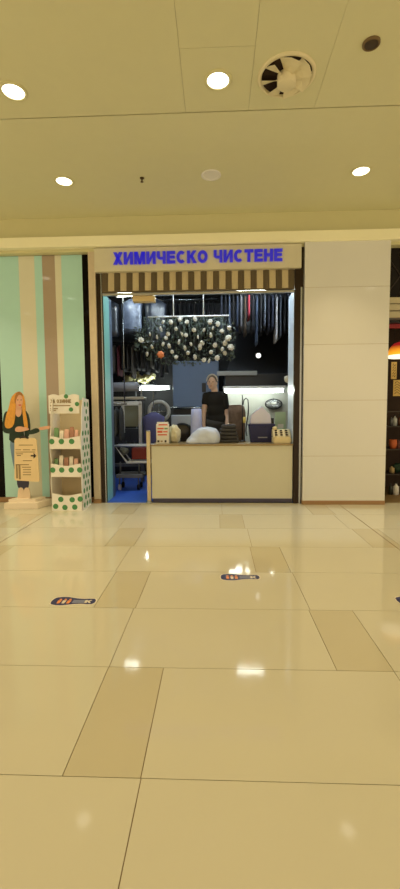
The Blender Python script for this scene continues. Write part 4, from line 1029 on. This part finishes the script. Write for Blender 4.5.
# price cards
for (x0, x1, y0, y1, Y, lab) in ((391.5, 396.5, 362, 379, 6.75, 'narrow yellow card hanging under the orange pendant lamp'), (393.5, 404, 380, 396, 6.7, 'wide yellow card below the narrow one in the neighbouring shop')):
    a_, c_ = at(x0, y0, Y), at(x1, y1, Y)
    t = thing('yellow_card', ((a_.x+c_.x)/2, Y, c_.z), lab, 'card', 'yellow cards in the neighbouring shop')
    b = MB(); b.box(a_.x, c_.x, Y, Y+.006, c_.z, a_.z, mat('yellow_card', (208, 174, 96), .6)); b.build('card', t)
    b = MB()
    for i in range(5):
        z = c_.z+(a_.z-c_.z)*(.15+.16*i); b.tube([(a_.x+.02, Y-.001, z), ((a_.x*2+c_.x)/3, Y-.001, z+.03), ((a_.x+2*c_.x)/3, Y-.001, z-.01), (c_.x-.02, Y-.001, z+.02)], .004, darkink_m, 4)
    b.build('scribbled_writing', t)
    b = MB(); xm = (a_.x+c_.x)/2; b.tube([(xm, Y+.003, a_.z), (xm, Y+.003, 3.605)], .003, dark_m, 4); b.build('string', t)
# shelving rack with goods
x0, x1 = 2.46, 3.5
t = thing('goods_rack', (2.98, 6.75, 0), 'dark slatted goods rack inside the neighbouring shop', 'rack')
rk = mat('rack_dark', (40, 32, 26), .5)
zsh = [at(395, y, 6.6).z for y in (497, 474, 449, 426, 411)]
for z in zsh: b = MB(); b.box(x0, x1, 6.6, 6.95, z-.02, z, rk, .004); b.build('shelf', t)
for x in (x0+.02, x1-.02):
    for yy in (6.62, 6.93): b = MB(); b.box(x-.015, x+.015, yy-.015, yy+.015, 0, zsh[-1], rk); b.build('upright', t)
def bottle(x, z, r, h, m, lab, Y=6.68):
    z += .001; t_ = thing('bottle', (x, Y, z), lab, 'bottle', 'bottles on the neighbouring rack'); M = Matrix.Translation((x, Y, z))
    b = MB(); b.lathe([(0, 0), (r, 0), (r, h*.6), (r*.9, h*.68), (r*.35, h*.8), (r*.35, h*.92)], m, 16, M); b.build('glass', t_)
    b = MB(); b.lathe([(r*.42, h*.9), (r*.42, h), (0, h)], dark_m, 12, M); b.build('cap', t_)
def pot(x, z, r, h, m, lab, Y=6.68):
    M = Matrix.Translation((x, Y, z+.001)); b = MB(); b.lathe([(0, 0), (r*.7, 0), (r, h*.5), (r*.92, h*.9), (r*.98, h), (r*.8, h), (r*.7, h*.5)], m, 20, M)
    tag(b.build('clay_pot'), lab, 'pot')
xx = lambda px: at(px, 450, 6.68).x
pot(xx(391.5)+.02, zsh[2], .06, .14, mat('terracotta', (190, 96, 50), .6), 'terracotta pot on the middle shelf of the goods rack')
bottle(xx(397), zsh[0], .045, .22, white_m, 'white bottle on the bottom shelf of the goods rack')
bottle(xx(391)+.01, zsh[0], .03, .2, mat('dark_glass', (40, 44, 36), .1), 'dark bottle on the bottom shelf beside the white one')
bottle(xx(394), zsh[3], .035, .17, mat('pale_glass', (170, 176, 180), .15), 'pale bottle on the upper shelf of the goods rack')
bottle(xx(390)+.01, zsh[3], .024, .15, mat('smoke_glass', (90, 92, 98), .12), 'smoky bottle on the upper shelf of the goods rack')
bottle(xx(399), zsh[3], .035, .16, mat('brown_glass', (80, 50, 36), .12), 'brown bottle on the upper shelf of the goods rack')
b = MB(); b.blob((xx(400), 6.74, zsh[1]+.08), (.09, .08, .07), mat('dark_green_leaf', (26, 58, 40), .6), 3, .6, 7, zsh[1]+.001, 4); tag(b.build('green_plant'), 'dark green bushy bundle on the goods rack', 'plant')
b = MB(); b.blob((xx(391)+.02, 6.68, zsh[1]+.05), (.035, .05, .06), mat('pale_bundle', (170, 150, 110), .7), 3, .4, 5, zsh[1]+.001, 8); tag(b.build('straw_bundle'), 'pale straw bundle on the goods rack beside the green one', 'bundle')
b = MB(); b.box(xx(397), xx(404), 6.66, 6.85, zsh[2]+.001, zsh[2]+.13, mat('maroon_box', (80, 34, 30), .6), .006); tag(b.build('maroon_box'), 'maroon box on the middle shelf beside the terracotta pot', 'box')
